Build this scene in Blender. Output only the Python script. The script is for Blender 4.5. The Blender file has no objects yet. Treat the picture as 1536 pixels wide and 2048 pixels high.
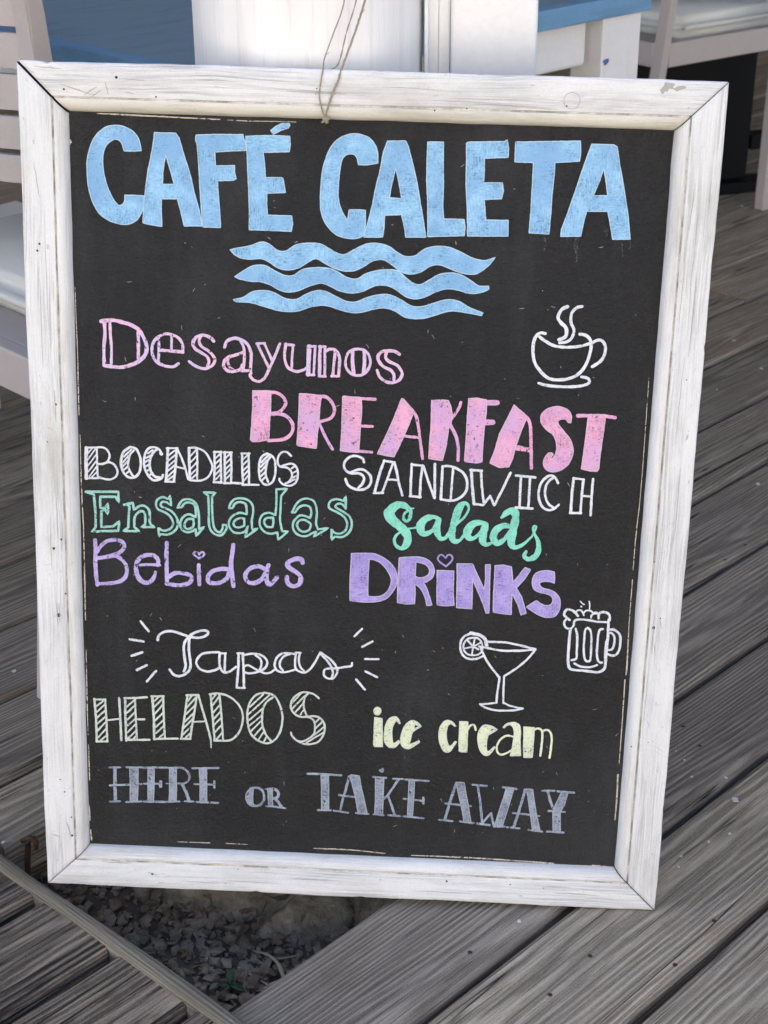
import bpy, bmesh, math, random
from mathutils import Vector, Matrix, noise as mnoise
from mathutils.geometry import tessellate_polygon
R = math.radians
rnd = random.Random(7)
S = bpy.context.scene
COL = S.collection

# ---------------------------------------------------------------- camera
cam_d = bpy.data.cameras.new('camera'); cam = bpy.data.objects.new('camera', cam_d); COL.objects.link(cam)
cx_, cy_, cz_ = [Vector(v) for v in [[0.999967, -0.003661, -0.007206], [0.008083, 0.452917, 0.891516], [-0.0, -0.891545, 0.452931]]]
cam.matrix_world = Matrix(((cx_.x, cy_.x, cz_.x, 0), (cx_.y, cy_.y, cz_.y, 0), (cx_.z, cy_.z, cz_.z, 1.02151), (0, 0, 0, 1)))
cam_d.sensor_fit = 'HORIZONTAL'; cam_d.sensor_width = 36; cam_d.lens = 71.6573
cam_d.clip_start = .05; cam_d.clip_end = 800
cam_d.dof.use_dof = True; cam_d.dof.focus_distance = 1.36; cam_d.dof.aperture_fstop = 22
S.camera = cam
# ---------------------------------------------------------------- sky, sun, exposure
SUN = Vector((-.3, .75, .9)).normalized()
EL = math.asin(SUN.z); AZ = math.atan2(SUN.x, SUN.y)
w = bpy.data.worlds.new('World'); S.world = w; w.use_nodes = True
nt = w.node_tree; bg = nt.nodes['Background']
sky = nt.nodes.new('ShaderNodeTexSky'); sky.sky_type = 'NISHITA'; sky.sun_disc = False
sky.dust_density = 3.; sky.air_density = .75; sky.ozone_density = .7; sky.sun_elevation = EL; sky.sun_rotation = AZ
nt.links.new(sky.outputs[0], bg.inputs[0]); bg.inputs[1].default_value = .15
sd = bpy.data.lights.new('sun', 'SUN'); sun = bpy.data.objects.new('sun', sd); COL.objects.link(sun)
sd.energy = 4.5; sd.angle = R(.5); sd.color = (1, .95, .88)
sun.rotation_euler = (-SUN).to_track_quat('-Z', 'Y').to_euler()
S.view_settings.view_transform = 'Standard'; S.view_settings.look = 'None'
S.view_settings.exposure = 1.72; S.view_settings.gamma = 1
S.render.engine = 'CYCLES'
S.cycles.max_bounces = 8; S.cycles.diffuse_bounces = 5
S.cycles.use_denoising = True; S.cycles.denoising_prefilter = 'NONE'; S.cycles.denoising_input_passes = 'RGB_ALBEDO_NORMAL'
S.cycles.sample_clamp_indirect = 6

# ---------------------------------------------------------------- materials
class G:
    def __init__(s, name):
        s.m = bpy.data.materials.new(name); s.m.use_nodes = True; s.t = s.m.node_tree; s.b = s.t.nodes['Principled BSDF']
    def n(s, ty, ins=None, out=0, **pr):
        nd = s.t.nodes.new('ShaderNode' + ty)
        for k, v in pr.items(): setattr(nd, k, v)
        for k, v in (ins or {}).items(): s.set(nd.inputs[k], v)
        return nd.outputs[out]
    def set(s, sock, v):
        if isinstance(v, bpy.types.NodeSocket): s.t.links.new(v, sock)
        else:
            if sock.type == 'RGBA' and len(v) == 3: v = (*v, 1)
            sock.default_value = v
    def math(s, op, a, b=0., clamp=False): return s.n('Math', {0: a, 1: b}, operation=op, use_clamp=clamp)
    def vmul(s, v, k): return s.n('VectorMath', {0: v, 1: k}, operation='MULTIPLY')
    def noise(s, v, scale=1., detail=3., rough=.55, dist=0.): return s.n('TexNoise', {'Vector': v, 'Scale': scale, 'Detail': detail, 'Roughness': rough, 'Distortion': dist})
    def step(s, x, lo, hi): return s.n('MapRange', {0: x, 1: lo, 2: hi, 3: 0., 4: 1.}, clamp=True)
    def mix(s, f, a, b): return s.n('Mix', {0: f, 6: a, 7: b}, out=2, data_type='RGBA')
    def mul(s, a, b, f=1.): return s.n('Mix', {0: f, 6: a, 7: b}, out=2, data_type='RGBA', blend_type='MULTIPLY')
    def bump(s, h, strength=.5, dist=.001): return s.n('Bump', {'Height': h, 'Strength': strength, 'Distance': dist})
    def done(s, color=None, rough=None, normal=None, spec=None, **kw):
        if color is not None: s.set(s.b.inputs['Base Color'], color)
        if rough is not None: s.set(s.b.inputs['Roughness'], rough)
        if normal is not None: s.set(s.b.inputs['Normal'], normal)
        if spec is not None: s.set(s.b.inputs['Specular IOR Level'], spec)
        for k, v in kw.items(): s.set(s.b.inputs[k], v)
        return s.m
    def uvw(s, per_object=True):
        uv = s.n('UVMap')
        if not per_object: return uv
        r = s.n('ObjectInfo', out=5)
        off = s.n('CombineXYZ', {0: s.math('MULTIPLY', r, 37.), 1: s.math('MULTIPLY', r, 11.3), 2: s.math('MULTIPLY', r, 53.)})
        return s.n('VectorMath', {0: uv, 1: off}, operation='ADD')

def wood_grey(name, dark, light, stain, wear=.35, rough_=.0, warm=(1.1, 1.07, 1.02), crk=.93):
    """weathered board: growth rings of a sawn log, fine fibres, drying cracks, blotches; uv = (along, across from the middle)"""
    g = G(name); uv = g.n('UVMap'); rn = g.n('ObjectInfo', out=5)
    r2 = g.math('FRACT', g.math('MULTIPLY', rn, 7.31)); r3 = g.math('FRACT', g.math('MULTIPLY', rn, 13.7))
    off = g.n('CombineXYZ', {0: g.math('MULTIPLY', rn, 37.), 1: 0., 2: g.math('MULTIPLY', rn, 53.)})
    v = g.n('VectorMath', {0: uv, 1: off}, operation='ADD')
    y = g.n('SeparateXYZ', {0: v}, out=1)
    sway = g.math('SUBTRACT', g.noise(g.vmul(v, (1.1, 3., 1.)), 1., 2.), .5)
    fray = g.math('SUBTRACT', g.noise(g.vmul(v, (7., 60., 1.)), 1., 3.), .5)
    yy = g.math('ADD', g.math('SUBTRACT', y, g.math('MULTIPLY', g.math('SUBTRACT', r2, .5), .11)), g.math('MULTIPLY', sway, .03))
    zz = g.math('ADD', g.math('MULTIPLY', r3, .035), g.math('MULTIPLY', g.noise(g.vmul(v, (.9, .5, 1.)), 1., 1.), .075))
    d = g.math('SQRT', g.math('ADD', g.math('MULTIPLY', yy, yy), g.math('MULTIPLY', zz, zz)))
    d = g.math('ADD', d, g.math('MULTIPLY', fray, .0075))
    rings = g.math('ADD', g.math('MULTIPLY', g.math('SINE', g.math('MULTIPLY', d, 1500.)), .5), .5)
    rings = g.math('POWER', rings, 1.6)
    fine = g.noise(g.vmul(v, (14., 1100., 1.)), 1., 3., .6)
    med = g.noise(g.vmul(v, (5., 260., 1.)), 1., 4., .65)
    big = g.noise(g.vmul(v, (3., 10., 1.)), 1., 3.)
    blot = g.noise(g.vmul(v, (14., 38., 1.)), 1., 5., .7)
    grit = g.noise(g.vmul(v, (800., 1000., 1.)), 1., 2.)
    t = g.math('ADD', g.math('MULTIPLY', fine, .40), g.math('MULTIPLY', med, .36))
    t = g.math('ADD', t, g.math('MULTIPLY', g.math('SUBTRACT', rings, .35), .14))
    t = g.math('ADD', t, g.math('MULTIPLY', g.math('SUBTRACT', grit, .5), .25))
    col = g.mix(g.step(t, .27, .56), dark, light)
    cn = g.noise(g.vmul(v, (1.5, 62., 1.)), 1., 2., .4)
    line = g.math('SUBTRACT', 1., g.step(g.math('ABSOLUTE', g.math('SUBTRACT', cn, .5)), .002, .016 + rough_ * .03))
    cm = g.step(g.noise(g.vmul(v, (4., 22., 1.)), 1.3, 2.), .52 - rough_ * .1, .62 - rough_ * .1)
    crack = g.math('MULTIPLY', line, cm)
    if rough_:
        pit = g.math('MULTIPLY', g.step(g.noise(g.vmul(v, (16., 210., 1.)), 1., 4., .7), .56, .66), g.step(blot, .40, .58))
        col = g.mix(g.math('MULTIPLY', pit, .85), col, tuple(x * .35 for x in dark))
    col = g.mix(g.math('MULTIPLY', g.step(blot, .5, .72), wear), col, stain)
    col = g.mul(col, g.mix(g.step(big, .3, .7), (.80, .80, .80), (1.1, 1.09, 1.07)))
    col = g.mul(col, g.mix(rn, (.76, .76, .77), warm))
    kn = g.step(g.noise(g.vmul(v, (5., 17., 1.)), 1., 1.), .74, .80)
    col = g.mix(g.math('MULTIPLY', kn, .55), col, tuple(x * .6 for x in dark))
    col = g.mix(g.math('MULTIPLY', crack, crk), col, (.010, .010, .010))
    h = g.math('SUBTRACT', g.math('ADD', g.math('MULTIPLY', t, 1.), g.math('MULTIPLY', rings, .14)), g.math('MULTIPLY', crack, 1.8 * crk))
    if rough_: h = g.math('SUBTRACT', h, g.math('MULTIPLY', pit, 1.1))
    return g.done(col, .85, g.bump(h, .8, .0022 + rough_ * .002), .2)

def wood_white(name, base=(.8, .8, .79), line=(.27, .27, .26), amount=.72, cream=None):
    g = G(name); v = g.uvw()
    warp = g.noise(g.vmul(v, (5., 30., 1.)), 1., 2.)
    wv = g.n('CombineXYZ', {0: 0., 1: g.math('MULTIPLY', g.math('SUBTRACT', warp, .5), .012), 2: 0.})
    v2 = g.n('VectorMath', {0: v, 1: wv}, operation='ADD')
    fine = g.noise(g.vmul(v2, (13., 1250., 1.)), 1., 3., .65)
    med = g.noise(g.vmul(v2, (8., 420., 1.)), 1., 4., .65)
    area = g.noise(g.vmul(v, (8., 40., 1.)), 1., 4.)
    grit = g.noise(g.vmul(v, (400., 700., 1.)), 1., 4., .7)
    cross = g.noise(g.vmul(v, (520., 60., 1.)), 1., 3.)
    lines = g.math('MULTIPLY', g.step(med, .50, .70), g.step(area, .36, .62))
    l2 = g.math('MULTIPLY', g.step(fine, .50, .70), g.step(area, .28, .6))
    k = g.math('MAXIMUM', lines, g.math('MULTIPLY', l2, .75))
    k = g.math('MAXIMUM', k, g.math('MULTIPLY', g.math('MULTIPLY', g.step(cross, .6, .72), g.step(g.noise(g.vmul(v, (11., 30., 1.)), 1.7, 2.), .5, .7)), .45))
    ding = g.math('MULTIPLY', g.step(g.noise(g.vmul(v, (90., 170., 1.)), 1., 4., .75), .64, .72), .8)
    k = g.math('MAXIMUM', k, ding)
    grime = g.step(g.noise(g.vmul(v, (6., 18., 1.)), 1.3, 4., .65), .5, .78)
    tone = g.mix(g.step(g.noise(g.vmul(v, (4., 10., 1.)), 1., 2.), .3, .75), tuple(c * .93 for c in base), base)
    if cream: tone = g.mix(g.step(g.noise(g.vmul(v, (7., 30., 1.)), 1., 2.), .45, .7), tone, cream)
    tone = g.mul(tone, g.mix(grime, (1, 1, 1), (.70, .69, .655)))
    col = g.mix(g.math('MULTIPLY', k, amount), tone, line)
    col = g.mul(col, g.mix(grit, (.84, .84, .84), (1.1, 1.1, 1.1)))
    h = g.math('SUBTRACT', g.math('ADD', g.math('MULTIPLY', fine, .6), g.math('MULTIPLY', med, .6)), g.math('MULTIPLY', k, .8))
    h = g.math('ADD', h, g.math('MULTIPLY', grit, .35))
    return g.done(col, .6, g.bump(h, .6, .0014), .3)

def paint(name, c1, c2, rough=.55, scale=1., worn=0., streak=True, spec=.4, bump=.3, c3=None):
    """brushed chalk paint: strokes in two directions, mottle, thin patches, a second tint in broad patches"""
    g = G(name); v = g.n('TexCoord', out=3)
    a = g.noise(v, 520. * scale, 4., .7)
    b = g.noise(g.vmul(v, (1100., 300., 130.)), 1. * scale, 3., .6)
    b2 = g.noise(g.vmul(v, (150., 300., 1000.)), 1. * scale, 3., .6)
    sel = g.step(g.noise(v, 38., 2.), .42, .58)
    st = g.math('ADD', g.math('MULTIPLY', b, sel), g.math('MULTIPLY', b2, g.math('SUBTRACT', 1., sel)))
    f = g.math('ADD', g.math('MULTIPLY', a, .42), g.math('MULTIPLY', st, .58))
    lo = g.noise(v, 70. * scale, 3.)
    f = g.math('ADD', f, g.math('MULTIPLY', g.math('SUBTRACT', lo, .5), .4))
    col = g.mix(g.step(f, .34, .64), c1, c2)
    thin = g.math('MULTIPLY', g.step(g.math('ADD', f, g.math('MULTIPLY', g.math('SUBTRACT', a, .5), .5)), .42, .26), .55)
    if c3: col = g.mix(g.math('MULTIPLY', g.step(g.noise(v, 24., 3., .6), .45, .62), .8), col, c3)
    col = g.mix(thin, col, (.03, .03, .032))
    if worn:
        wn = g.math('MULTIPLY', g.step(g.noise(v, 330., 3., .6), .64 - worn * .08, .67 - worn * .08), g.step(g.noise(v, 45., 2.), .38, .55))
        col = g.mix(g.math('MULTIPLY', wn, .92), col, (.022, .021, .022))
    return g.done(col, rough, g.bump(f, bump, .0006), spec)

def plain(name, c, rough=.5, var=.12, scale=40., bump=.15, spec=.4, metallic=0.):
    g = G(name); v = g.n('TexCoord', out=3)
    a = g.noise(v, scale, 4., .6); b = g.noise(v, scale * 11, 3.)
    col = g.mul(c, g.mix(a, (1 - var,) * 3, (1 + var,) * 3))
    col = g.mul(col, g.mix(b, (.93,) * 3, (1.06,) * 3))
    return g.done(col, rough, g.bump(b, bump, .0008), spec, Metallic=metallic)

M = {}
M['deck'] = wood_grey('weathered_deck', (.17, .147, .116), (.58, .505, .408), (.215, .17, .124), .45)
M['walk'] = wood_grey('worn_boardwalk', (.065, .054, .046), (.42, .36, .29), (.075, .054, .043), .9, 1.)
M['trim'] = wood_grey('edge_trim', (.15, .136, .106), (.40, .365, .29), (.2, .16, .11), .35, 0., (1.1, 1.07, 1.02), .25)
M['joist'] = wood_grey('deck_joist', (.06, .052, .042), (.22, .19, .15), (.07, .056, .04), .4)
M['white'] = wood_white('white_frame_paint', (.84, .845, .84))
M['bead'] = wood_white('white_bead_paint', (.84, .84, .825), (.4, .38, .33), .5)
M['beadtop'] = wood_white('shaded_bead_paint', (.8, .775, .69), (.45, .4, .3), .5)  # top bead: downward shade and reflected tint put into the colour
M['post'] = None
g = G('flaking_white_post'); v = g.uvw(False)
n1 = g.noise(g.vmul(v, (5., 95., 1.)), 1., 5., .65); n2 = g.noise(g.vmul(v, (60., 300., 1.)), 1., 4.); n3 = g.noise(g.vmul(v, (3., 22., 1.)), 1., 2.)
fl = g.step(n1, .52, .72)
c = g.mix(g.step(n3, .35, .65), (.78, .775, .76), (.86, .86, .85)); c = g.mix(g.math('MULTIPLY', fl, .55), c, (.60, .59, .57))
c = g.mix(g.step(g.noise(g.vmul(v, (40., 160., 1.)), 1., 4.), .72, .75), c, (.4, .37, .34))
h = g.math('ADD', g.math('MULTIPLY', n2, .6), g.math('MULTIPLY', fl, .3)); h = g.math('ADD', h, n1)
M['post'] = g.done(c, .5, g.bump(h, .35, .002), .4)
M['panel'] = plain('white_coated_metal', (.82, .83, .84), .35, .05, 18., .1)
M['blue_top'] = wood_white('blue_table_paint', (.23, .36, .44), (.34, .47, .54), .6)
M['blue_edge'] = wood_white('blue_table_edge', (.18, .37, .58), (.29, .48, .64), .45)
M['tleg'] = plain('white_table_paint', (.8, .79, .78), .45, .06, 30.)
M['chair'] = plain('pale_lilac_grey_paint', (.47, .425, .41), .5, .07, 25., .2)
M['cushion'] = plain('off_white_vinyl', (.6, .62, .6), .42, .05, 30., .25)
M['black'] = plain('black_metal', (.003, .003, .004), .6, .2, 30., .1, .2)
M['rust'] = plain('rusty_iron', (.07, .035, .022), .85, .4, 300., .8)
M['twine'] = plain('jute_twine', (.42, .35, .26), .9, .3, 400., .8, .1)
M['straw'] = plain('dry_straw', (.34, .29, .2), .8, .3, 120., .5, .2)
M['leaf'] = plain('dark_leaf', (.028, .052, .024), .5, .3, 80., .3)
M['soil'] = plain('brown_soil', (.075, .064, .053), .95, .4, 45., 1., .1)
g = G('mixed_gravel'); v = g.n('TexCoord', out=3)
q1 = g.noise(v, 48., 3., .6); q2 = g.noise(v, 420., 4., .7)
M['gravel'] = g.done(g.mul(g.mix(g.step(q1, .38, .6), (.135, .100, .070), (.225, .190, .148)), g.mix(q2, (.55,) * 3, (1.4,) * 3)), .95, g.bump(q2, .8, .0008), .2)
g = G('mossy_stone'); v = g.n('TexCoord', out=3)
q1 = g.noise(v, 24., 6., .7); q2 = g.noise(v, 130., 5., .7); q3 = g.noise(v, 60., 4., .6, 1.)
c = g.mix(g.step(q1, .36, .62), (.13, .115, .086), (.40, .355, .275)); c = g.mul(c, g.mix(q2, (.55, .55, .55), (1.35, 1.32, 1.28)))
c = g.mix(g.math('MULTIPLY', g.step(q3, .6, .64), .6), c, (.05, .045, .036))
M['stone'] = g.done(c, .95, g.bump(g.math('ADD', q1, q2), 1., .006), .15)
M['mortar'] = plain('old_mortar', (.085, .078, .062), .95, .6, 60., 1., .1)
M['sand'] = plain('pale_sand', (.5, .44, .36), .95, .15, 2., .3, .1)
M['roof'] = plain('shade_block_wood', (.5, .46, .4), .7, .15, 6.)
M['plaster'] = plain('cream_plaster', (.66, .62, .54), .9, .08, 1.5)
M['chip'] = plain('paint_chip', (.62, .62, .6), .7, .1, 200.)
M['hole'] = plain('dark_hole_and_gap', (.05, .04, .032), .9, .3, 300.)
g = G('patchy_grey_groove'); v = g.n('TexCoord', out=3)
M['groove'] = g.done(g.mix(g.step(g.noise(v, 60., 4., .7), .42, .62), (.68, .67, .64), (.36, .34, .30)), .9)  # groove faces in patches of pale and darker grey
M['ring'] = plain('greyed_paint_line', (.42, .41, .38), .8, .2, 200.)
M['spot'] = plain('blue_paint_spot', (.08, .16, .42), .5, .1, 100.)
g = G('black_board_paint'); v = g.n('TexCoord', out=3)
o1 = g.noise(v, 260., 4., .6, .4); o2 = g.noise(g.vmul(v, (700., 700., 1500.)), 1., 3.); o3 = g.noise(v, 9., 4., .6); o4 = g.noise(v, 55., 4., .7)
c = g.mix(g.step(o3, .35, .7), (.0058, .0056, .0058), (.0100, .0094, .0088))
st = g.step(g.noise(g.vmul(v, (420., 420., 640.)), 1., 3., .7, .6), .36, .70)
c = g.mul(c, g.mix(st, (.40, .40, .40), (2.1, 2.04, 1.96)))  # stipple in the colour mimics fine highlights on the bumpy paint
c = g.mix(g.math('MULTIPLY', g.step(o4, .58, .8), .4), c, (.036, .036, .038))
c = g.mix(g.math('MULTIPLY', g.step(g.noise(g.vmul(v, (6., 6., 3.)), 1., 5., .7), .48, .8), .45), c, (.060, .063, .070))
c = g.mix(g.math('MULTIPLY', g.step(g.noise(g.vmul(v, (34., 34., 3.5)), 1., 4., .65), .54, .78), .16), c, (.075, .08, .09))
c = g.mix(g.math('MULTIPLY', g.step(g.noise(v, 520., 2., .5), .74, .78), .55), c, (.13, .125, .115))
M['board'] = g.done(c, g.math('ADD', .34, g.math('MULTIPLY', o4, .16)), g.bump(g.math('ADD', o1, g.math('MULTIPLY', o2, .45)), .8, .0026), .42)
M['blue'] = paint('blue_chalk_paint', (.13, .33, .58), (.36, .64, .87), c3=(.19, .40, .66))
M['pink'] = paint('pink_chalk_paint', (.58, .27, .46), (.86, .45, .64), worn=.25, c3=(.60, .38, .66))
M['pinkline'] = paint('pink_pen', (.60, .40, .60), (.84, .56, .72), worn=.35, c3=(.62, .52, .76))
M['whitep'] = paint('white_pen', (.58, .61, .68), (.80, .82, .86), worn=.0)
M['mintline'] = paint('mint_pen', (.24, .52, .46), (.36, .66, .58), worn=.25)
M['mint'] = paint('mint_chalk_paint', (.15, .53, .41), (.28, .74, .58))
M['lilac'] = paint('lilac_chalk_paint', (.38, .30, .62), (.56, .47, .78), worn=.75)
M['purple'] = paint('purple_chalk_paint', (.24, .19, .54), (.50, .41, .76), c3=(.33, .27, .64))
M['pale'] = paint('pale_green_pen', (.48, .54, .52), (.66, .72, .64), worn=.15)
M['cream'] = paint('pale_yellow_chalk_paint', (.60, .68, .50), (.80, .84, .58), worn=.2)
M['greyblue'] = paint('faded_grey_chalk_paint', (.12, .15, .22), (.40, .45, .54), worn=.4)
M['scrape'] = paint('bare_scrape', (.36, .33, .27), (.66, .62, .52), worn=1.2)
g = G('chalk_smear'); v = g.n('TexCoord', out=3)
al = g.math('MULTIPLY', g.step(g.noise(v, 210., 4., .7), .35, .8), .2)
M['smear'] = g.done((.33, .37, .45), .8, Alpha=al)
EDGE = {'blue': (.46, .66, .82), 'pink': (.72, .52, .68), 'purple': (.58, .53, .74), 'cream': (.72, .77, .70), 'greyblue': (.40, .44, .50), 'mint': (.3, .70, .56)}
for k_, c_ in EDGE.items(): M['edge_' + k_] = paint(k_ + '_pen_outline', tuple(x * .85 for x in c_), c_)

# ---------------------------------------------------------------- helpers
def link(name, me, mat, parent=None):
    o = bpy.data.objects.new(name, me); COL.objects.link(o)
    for m in (mat if isinstance(mat, (list, tuple)) else [mat]): me.materials.append(m)
    if parent: o.parent = parent
    return o
def finish(name, bm, mat, parent=None, smooth=False):
    me = bpy.data.meshes.new(name); bmesh.ops.recalc_face_normals(bm, faces=bm.faces); bm.to_mesh(me); bm.free()
    if smooth:
        for p in me.polygons: p.use_smooth = True
    return link(name, me, mat, parent)
def tag(o, label, cat, group=None, kind=None):
    if label: o['label'] = label
    if cat: o['category'] = cat
    if group: o['group'] = group
    if kind: o['kind'] = kind
    return o
def empty(name, mw):
    o = bpy.data.objects.new(name, None); COL.objects.link(o); o.matrix_world = mw; o.empty_display_size = .05
    return o
def uv_box(bm, axis):
    uvl = bm.loops.layers.uv.verify(); oth = [i for i in range(3) if i != axis]
    for f in bm.faces:
        n = [abs(x) for x in f.normal]
        if n[axis] > .8: a, b = oth
        else: a, b = axis, (oth[1] if n[oth[0]] > n[oth[1]] else oth[0])
        for l in f.loops:
            co = l.vert.co; l[uvl].uv = (co[a], co[b])
def box(bm, lo, hi, bev=.002, seg=2, axis=None):
    lo, hi = Vector(lo), Vector(hi); d = hi - lo
    b2 = bmesh.new(); bmesh.ops.create_cube(b2, size=1)
    for v in b2.verts: v.co = Vector((lo[i] + (v.co[i] + .5) * d[i] for i in range(3)))
    if bev: bmesh.ops.bevel(b2, geom=b2.edges[:], offset=min(bev, min(d) * .45), segments=seg, affect='EDGES', profile=.5)
    b2.normal_update(); uv_box(b2, axis if axis is not None else max(range(3), key=lambda i: d[i]))
    merge(bm, b2)
def merge(bm, b2):
    me = bpy.data.meshes.new('tmp'); b2.to_mesh(me); b2.free(); bm.from_mesh(me); bpy.data.meshes.remove(me)
def sweep(bm, pts, rad, seg=8, flat=1., cap=True, wob=0.):
    """tube through pts; rad a number or list"""
    pts = [Vector(p) for p in pts]; rings = []; up = Vector((.31, .17, .93))
    for i, p in enumerate(pts):
        t = (pts[min(i + 1, len(pts) - 1)] - pts[max(i - 1, 0)]).normalized()
        s = t.cross(up).normalized(); u = s.cross(t); r = rad[i] if isinstance(rad, (list, tuple)) else rad
        r *= 1 + (rnd.random() - .5) * wob
        rings.append([bm.verts.new(p + (s * math.cos(k * 6.28319 / seg) + u * flat * math.sin(k * 6.28319 / seg)) * r) for k in range(seg)])
    for a, b in zip(rings, rings[1:]):
        for k in range(seg): bm.faces.new((a[k], a[(k + 1) % seg], b[(k + 1) % seg], b[k]))
    if cap: bm.faces.new(rings[0]); bm.faces.new(rings[-1])
def catmull(P, n=6, closed=False):
    out = []; N = len(P); rng = range(N if closed else N - 1)
    for i in rng:
        p1, p2 = P[i], P[(i + 1) % N]
        p0 = P[(i - 1) % N] if (closed or i > 0) else [2 * a - b for a, b in zip(p1, p2)]
        p3 = P[(i + 2) % N] if (closed or i + 2 < N) else [2 * a - b for a, b in zip(p2, p1)]
        for k in range(n):
            t = k / n
            out.append([.5 * (2 * b + (c - a) * t + (2 * a - 5 * b + 4 * c - d) * t * t + (3 * b - a - 3 * c + d) * t ** 3) for a, b, c, d in zip(p0, p1, p2, p3)])
    if not closed: out.append(list(P[-1]))
    return out
def smooth_path(P, corners, closed):
    """catmull between flagged corner points"""
    N = len(P)
    if closed:
        idx = [i for i in range(N) if corners[i]]
        if not idx: return catmull(P, 5, True)
        out = []
        for a, b in zip(idx, idx[1:] + [idx[0] + N]):
            seg = [P[i % N] for i in range(a, b + 1)]
            out += catmull(seg, 5)[:-1] if len(seg) > 2 else [seg[0]]
        return out
    idx = sorted(set([0, N - 1] + [i for i in range(N) if corners[i]])); out = []
    for a, b in zip(idx, idx[1:]):
        seg = P[a:b + 1]; out += catmull(seg, 5)[:-1] if len(seg) > 2 else [seg[0]]
    return out + [P[-1]]

# ================================================================ SETTING
TH = R(44.91); AX = Vector((math.cos(TH), math.sin(TH), 0)); NX = Vector((-math.sin(TH), math.cos(TH), 0))
DECK = Matrix(((AX.x, NX.x, 0, 0), (AX.y, NX.y, 0, 0), (0, 0, 1, 0), (0, 0, 0, 1)))   # local x along the planks, y across
bm = bmesh.new()
for q in ((-400, -400), (400, -400), (400, 400), (-400, 400)): bm.verts.new((*q, -.2))
bm.faces.new(bm.verts); tag(finish('ground', bm, M['sand']), None, None, kind='structure')
bm = bmesh.new()
for q in ((-4, -2.5), (7, -2.5), (7, 6.3), (-4, 6.3)): bm.verts.new((*q, -.155))
bm.faces.new(bm.verts); tag(finish('dark_underlay', bm, M['soil']), None, None, kind='structure')  # dark sheet added under the deck so plank gaps look shaded
ZD = -.010
def plank(name, parent, a0, a1, n0, n1, z1, th, mat, rad=.0075, wob=.0008, step=.08, ragged=0.):
    """board with eased edges, slightly uneven along its length"""
    prof = [(n0, z1 - th), (n0, z1 - rad), (n0 + rad * .3, z1 - rad * .3), (n0 + rad, z1)]
    k = 5
    prof += [(n0 + rad + (n1 - n0 - 2 * rad) * i / k, z1) for i in range(1, k)]
    prof += [(n1 - rad, z1), (n1 - rad * .3, z1 - rad * .3), (n1, z1 - rad), (n1, z1 - th)]
    bm = bmesh.new(); uvl = bm.loops.layers.uv.verify(); NS = max(2, int((a1 - a0) / step)); rows = []; sd_ = rnd.random() * 90
    cup = (rnd.random() - .5) * .0016
    per = [0]
    for p, q in zip(prof, prof[1:]): per.append(per[-1] + math.hypot(q[0] - p[0], q[1] - p[1]))
    for i in range(NS + 1):
        a = a0 + (a1 - a0) * i / NS; row = []
        for j, (n_, z_) in enumerate(prof):
            e = mnoise.noise((a * 5, sd_ + (0 if n_ < (n0 + n1) / 2 else 7), .3)) * wob
            zz = mnoise.noise((a * 3, n_ * 9, sd_)) * wob * 1.2 + (cup * (1 - ((n_ - n0) / (n1 - n0) * 2 - 1) ** 2) if z_ > z1 - rad else 0)
            aa = a + ((rnd.random() - .5) * ragged if i in (0, NS) else 0)
            row.append(bm.verts.new((aa, n_ + e, z_ + zz)))
        rows.append(row)
    for i in range(NS):
        for j in range(len(prof)):
            jj = (j + 1) % len(prof)
            f = bm.faces.new((rows[i][j], rows[i][jj], rows[i + 1][jj], rows[i + 1][j]))
            for l, (ii, j2) in zip(f.loops, ((i, j), (i, j + 1), (i + 1, j + 1), (i + 1, j))):
                l[uvl].uv = (a0 + (a1 - a0) * ii / NS, (per[j2] - per[-1] / 2) if j2 < len(per) else per[-1] / 2 + .1)
    for row in (rows[0], rows[-1]):
        f = bm.faces.new(row)
        for l in f.loops: l[uvl].uv = (l.vert.co.z, l.vert.co.y)
    o = finish(name, bm, mat, parent)
    return o
deck = empty('deck', DECK); tag(deck, None, None, kind='structure')
K = 1.0098
NE = [.14, .28, .42, .5595, .695, .831]                                   # boards in front, up to the hole
for n0, n1 in zip(NE, NE[1:]): plank('plank', deck, .6205, 5.2, n0 * K + .0042, n1 * K - .0042, ZD, .04, M['deck'])
for n0, n1 in zip([.831, .9705, 1.117], [.9705, 1.117, 1.163]): plank('plank', deck, 1.27, 5.2, n0 * K + .0042, n1 * K - .0042, ZD, .04, M['deck'])
NL = [1.163, 1.2635, 1.404, 1.546, 1.69, 1.85, 1.985, 2.125]               # boards left of the sign
NR = [1.163, 1.2635, 1.416, 1.562, 1.711, 1.878, 2.03]                     # boards right of the sign
for n0, n1 in zip(NL, NL[1:]): plank('plank', deck, .611, 1.45 if n1 < 1.27 else 1.75, n0 * K + .0042, n1 * K - .0042, ZD, .045, M['deck'])
for i, (n0, n1) in enumerate(zip(NR, NR[1:])):
    a_ = 1.453 if n1 < 1.27 else 1.753
    if n0 in (1.416, 1.562):
        plank('plank', deck, a_, 2.622, n0 * K + .0042, n1 * K - .0042, ZD, .04, M['deck']); plank('plank', deck, 2.627, 5.2, n0 * K + .0042, n1 * K - .0042, ZD, .04, M['deck'])
    else: plank('plank', deck, a_, 5.2, n0 * K + .0042, n1 * K - .0042, ZD, .04, M['deck'])
n = 2.125 * K
while n < 4.3:
    plank('plank', deck, .611, 1.75 , n + .0042, n + .1378, ZD, .04, M['deck'], step=.2)
    n += .142
n = 2.03 * K
while n < 4.3:
    plank('plank', deck, 1.753, 5.2, n + .0042, n + .1428, ZD, .04, M['deck'], step=.2)
    n += .147
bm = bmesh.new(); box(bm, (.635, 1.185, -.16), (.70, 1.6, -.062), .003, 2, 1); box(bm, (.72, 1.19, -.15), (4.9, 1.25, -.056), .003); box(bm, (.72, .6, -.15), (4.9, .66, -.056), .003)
finish('joist', bm, M['joist'], deck)
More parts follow.
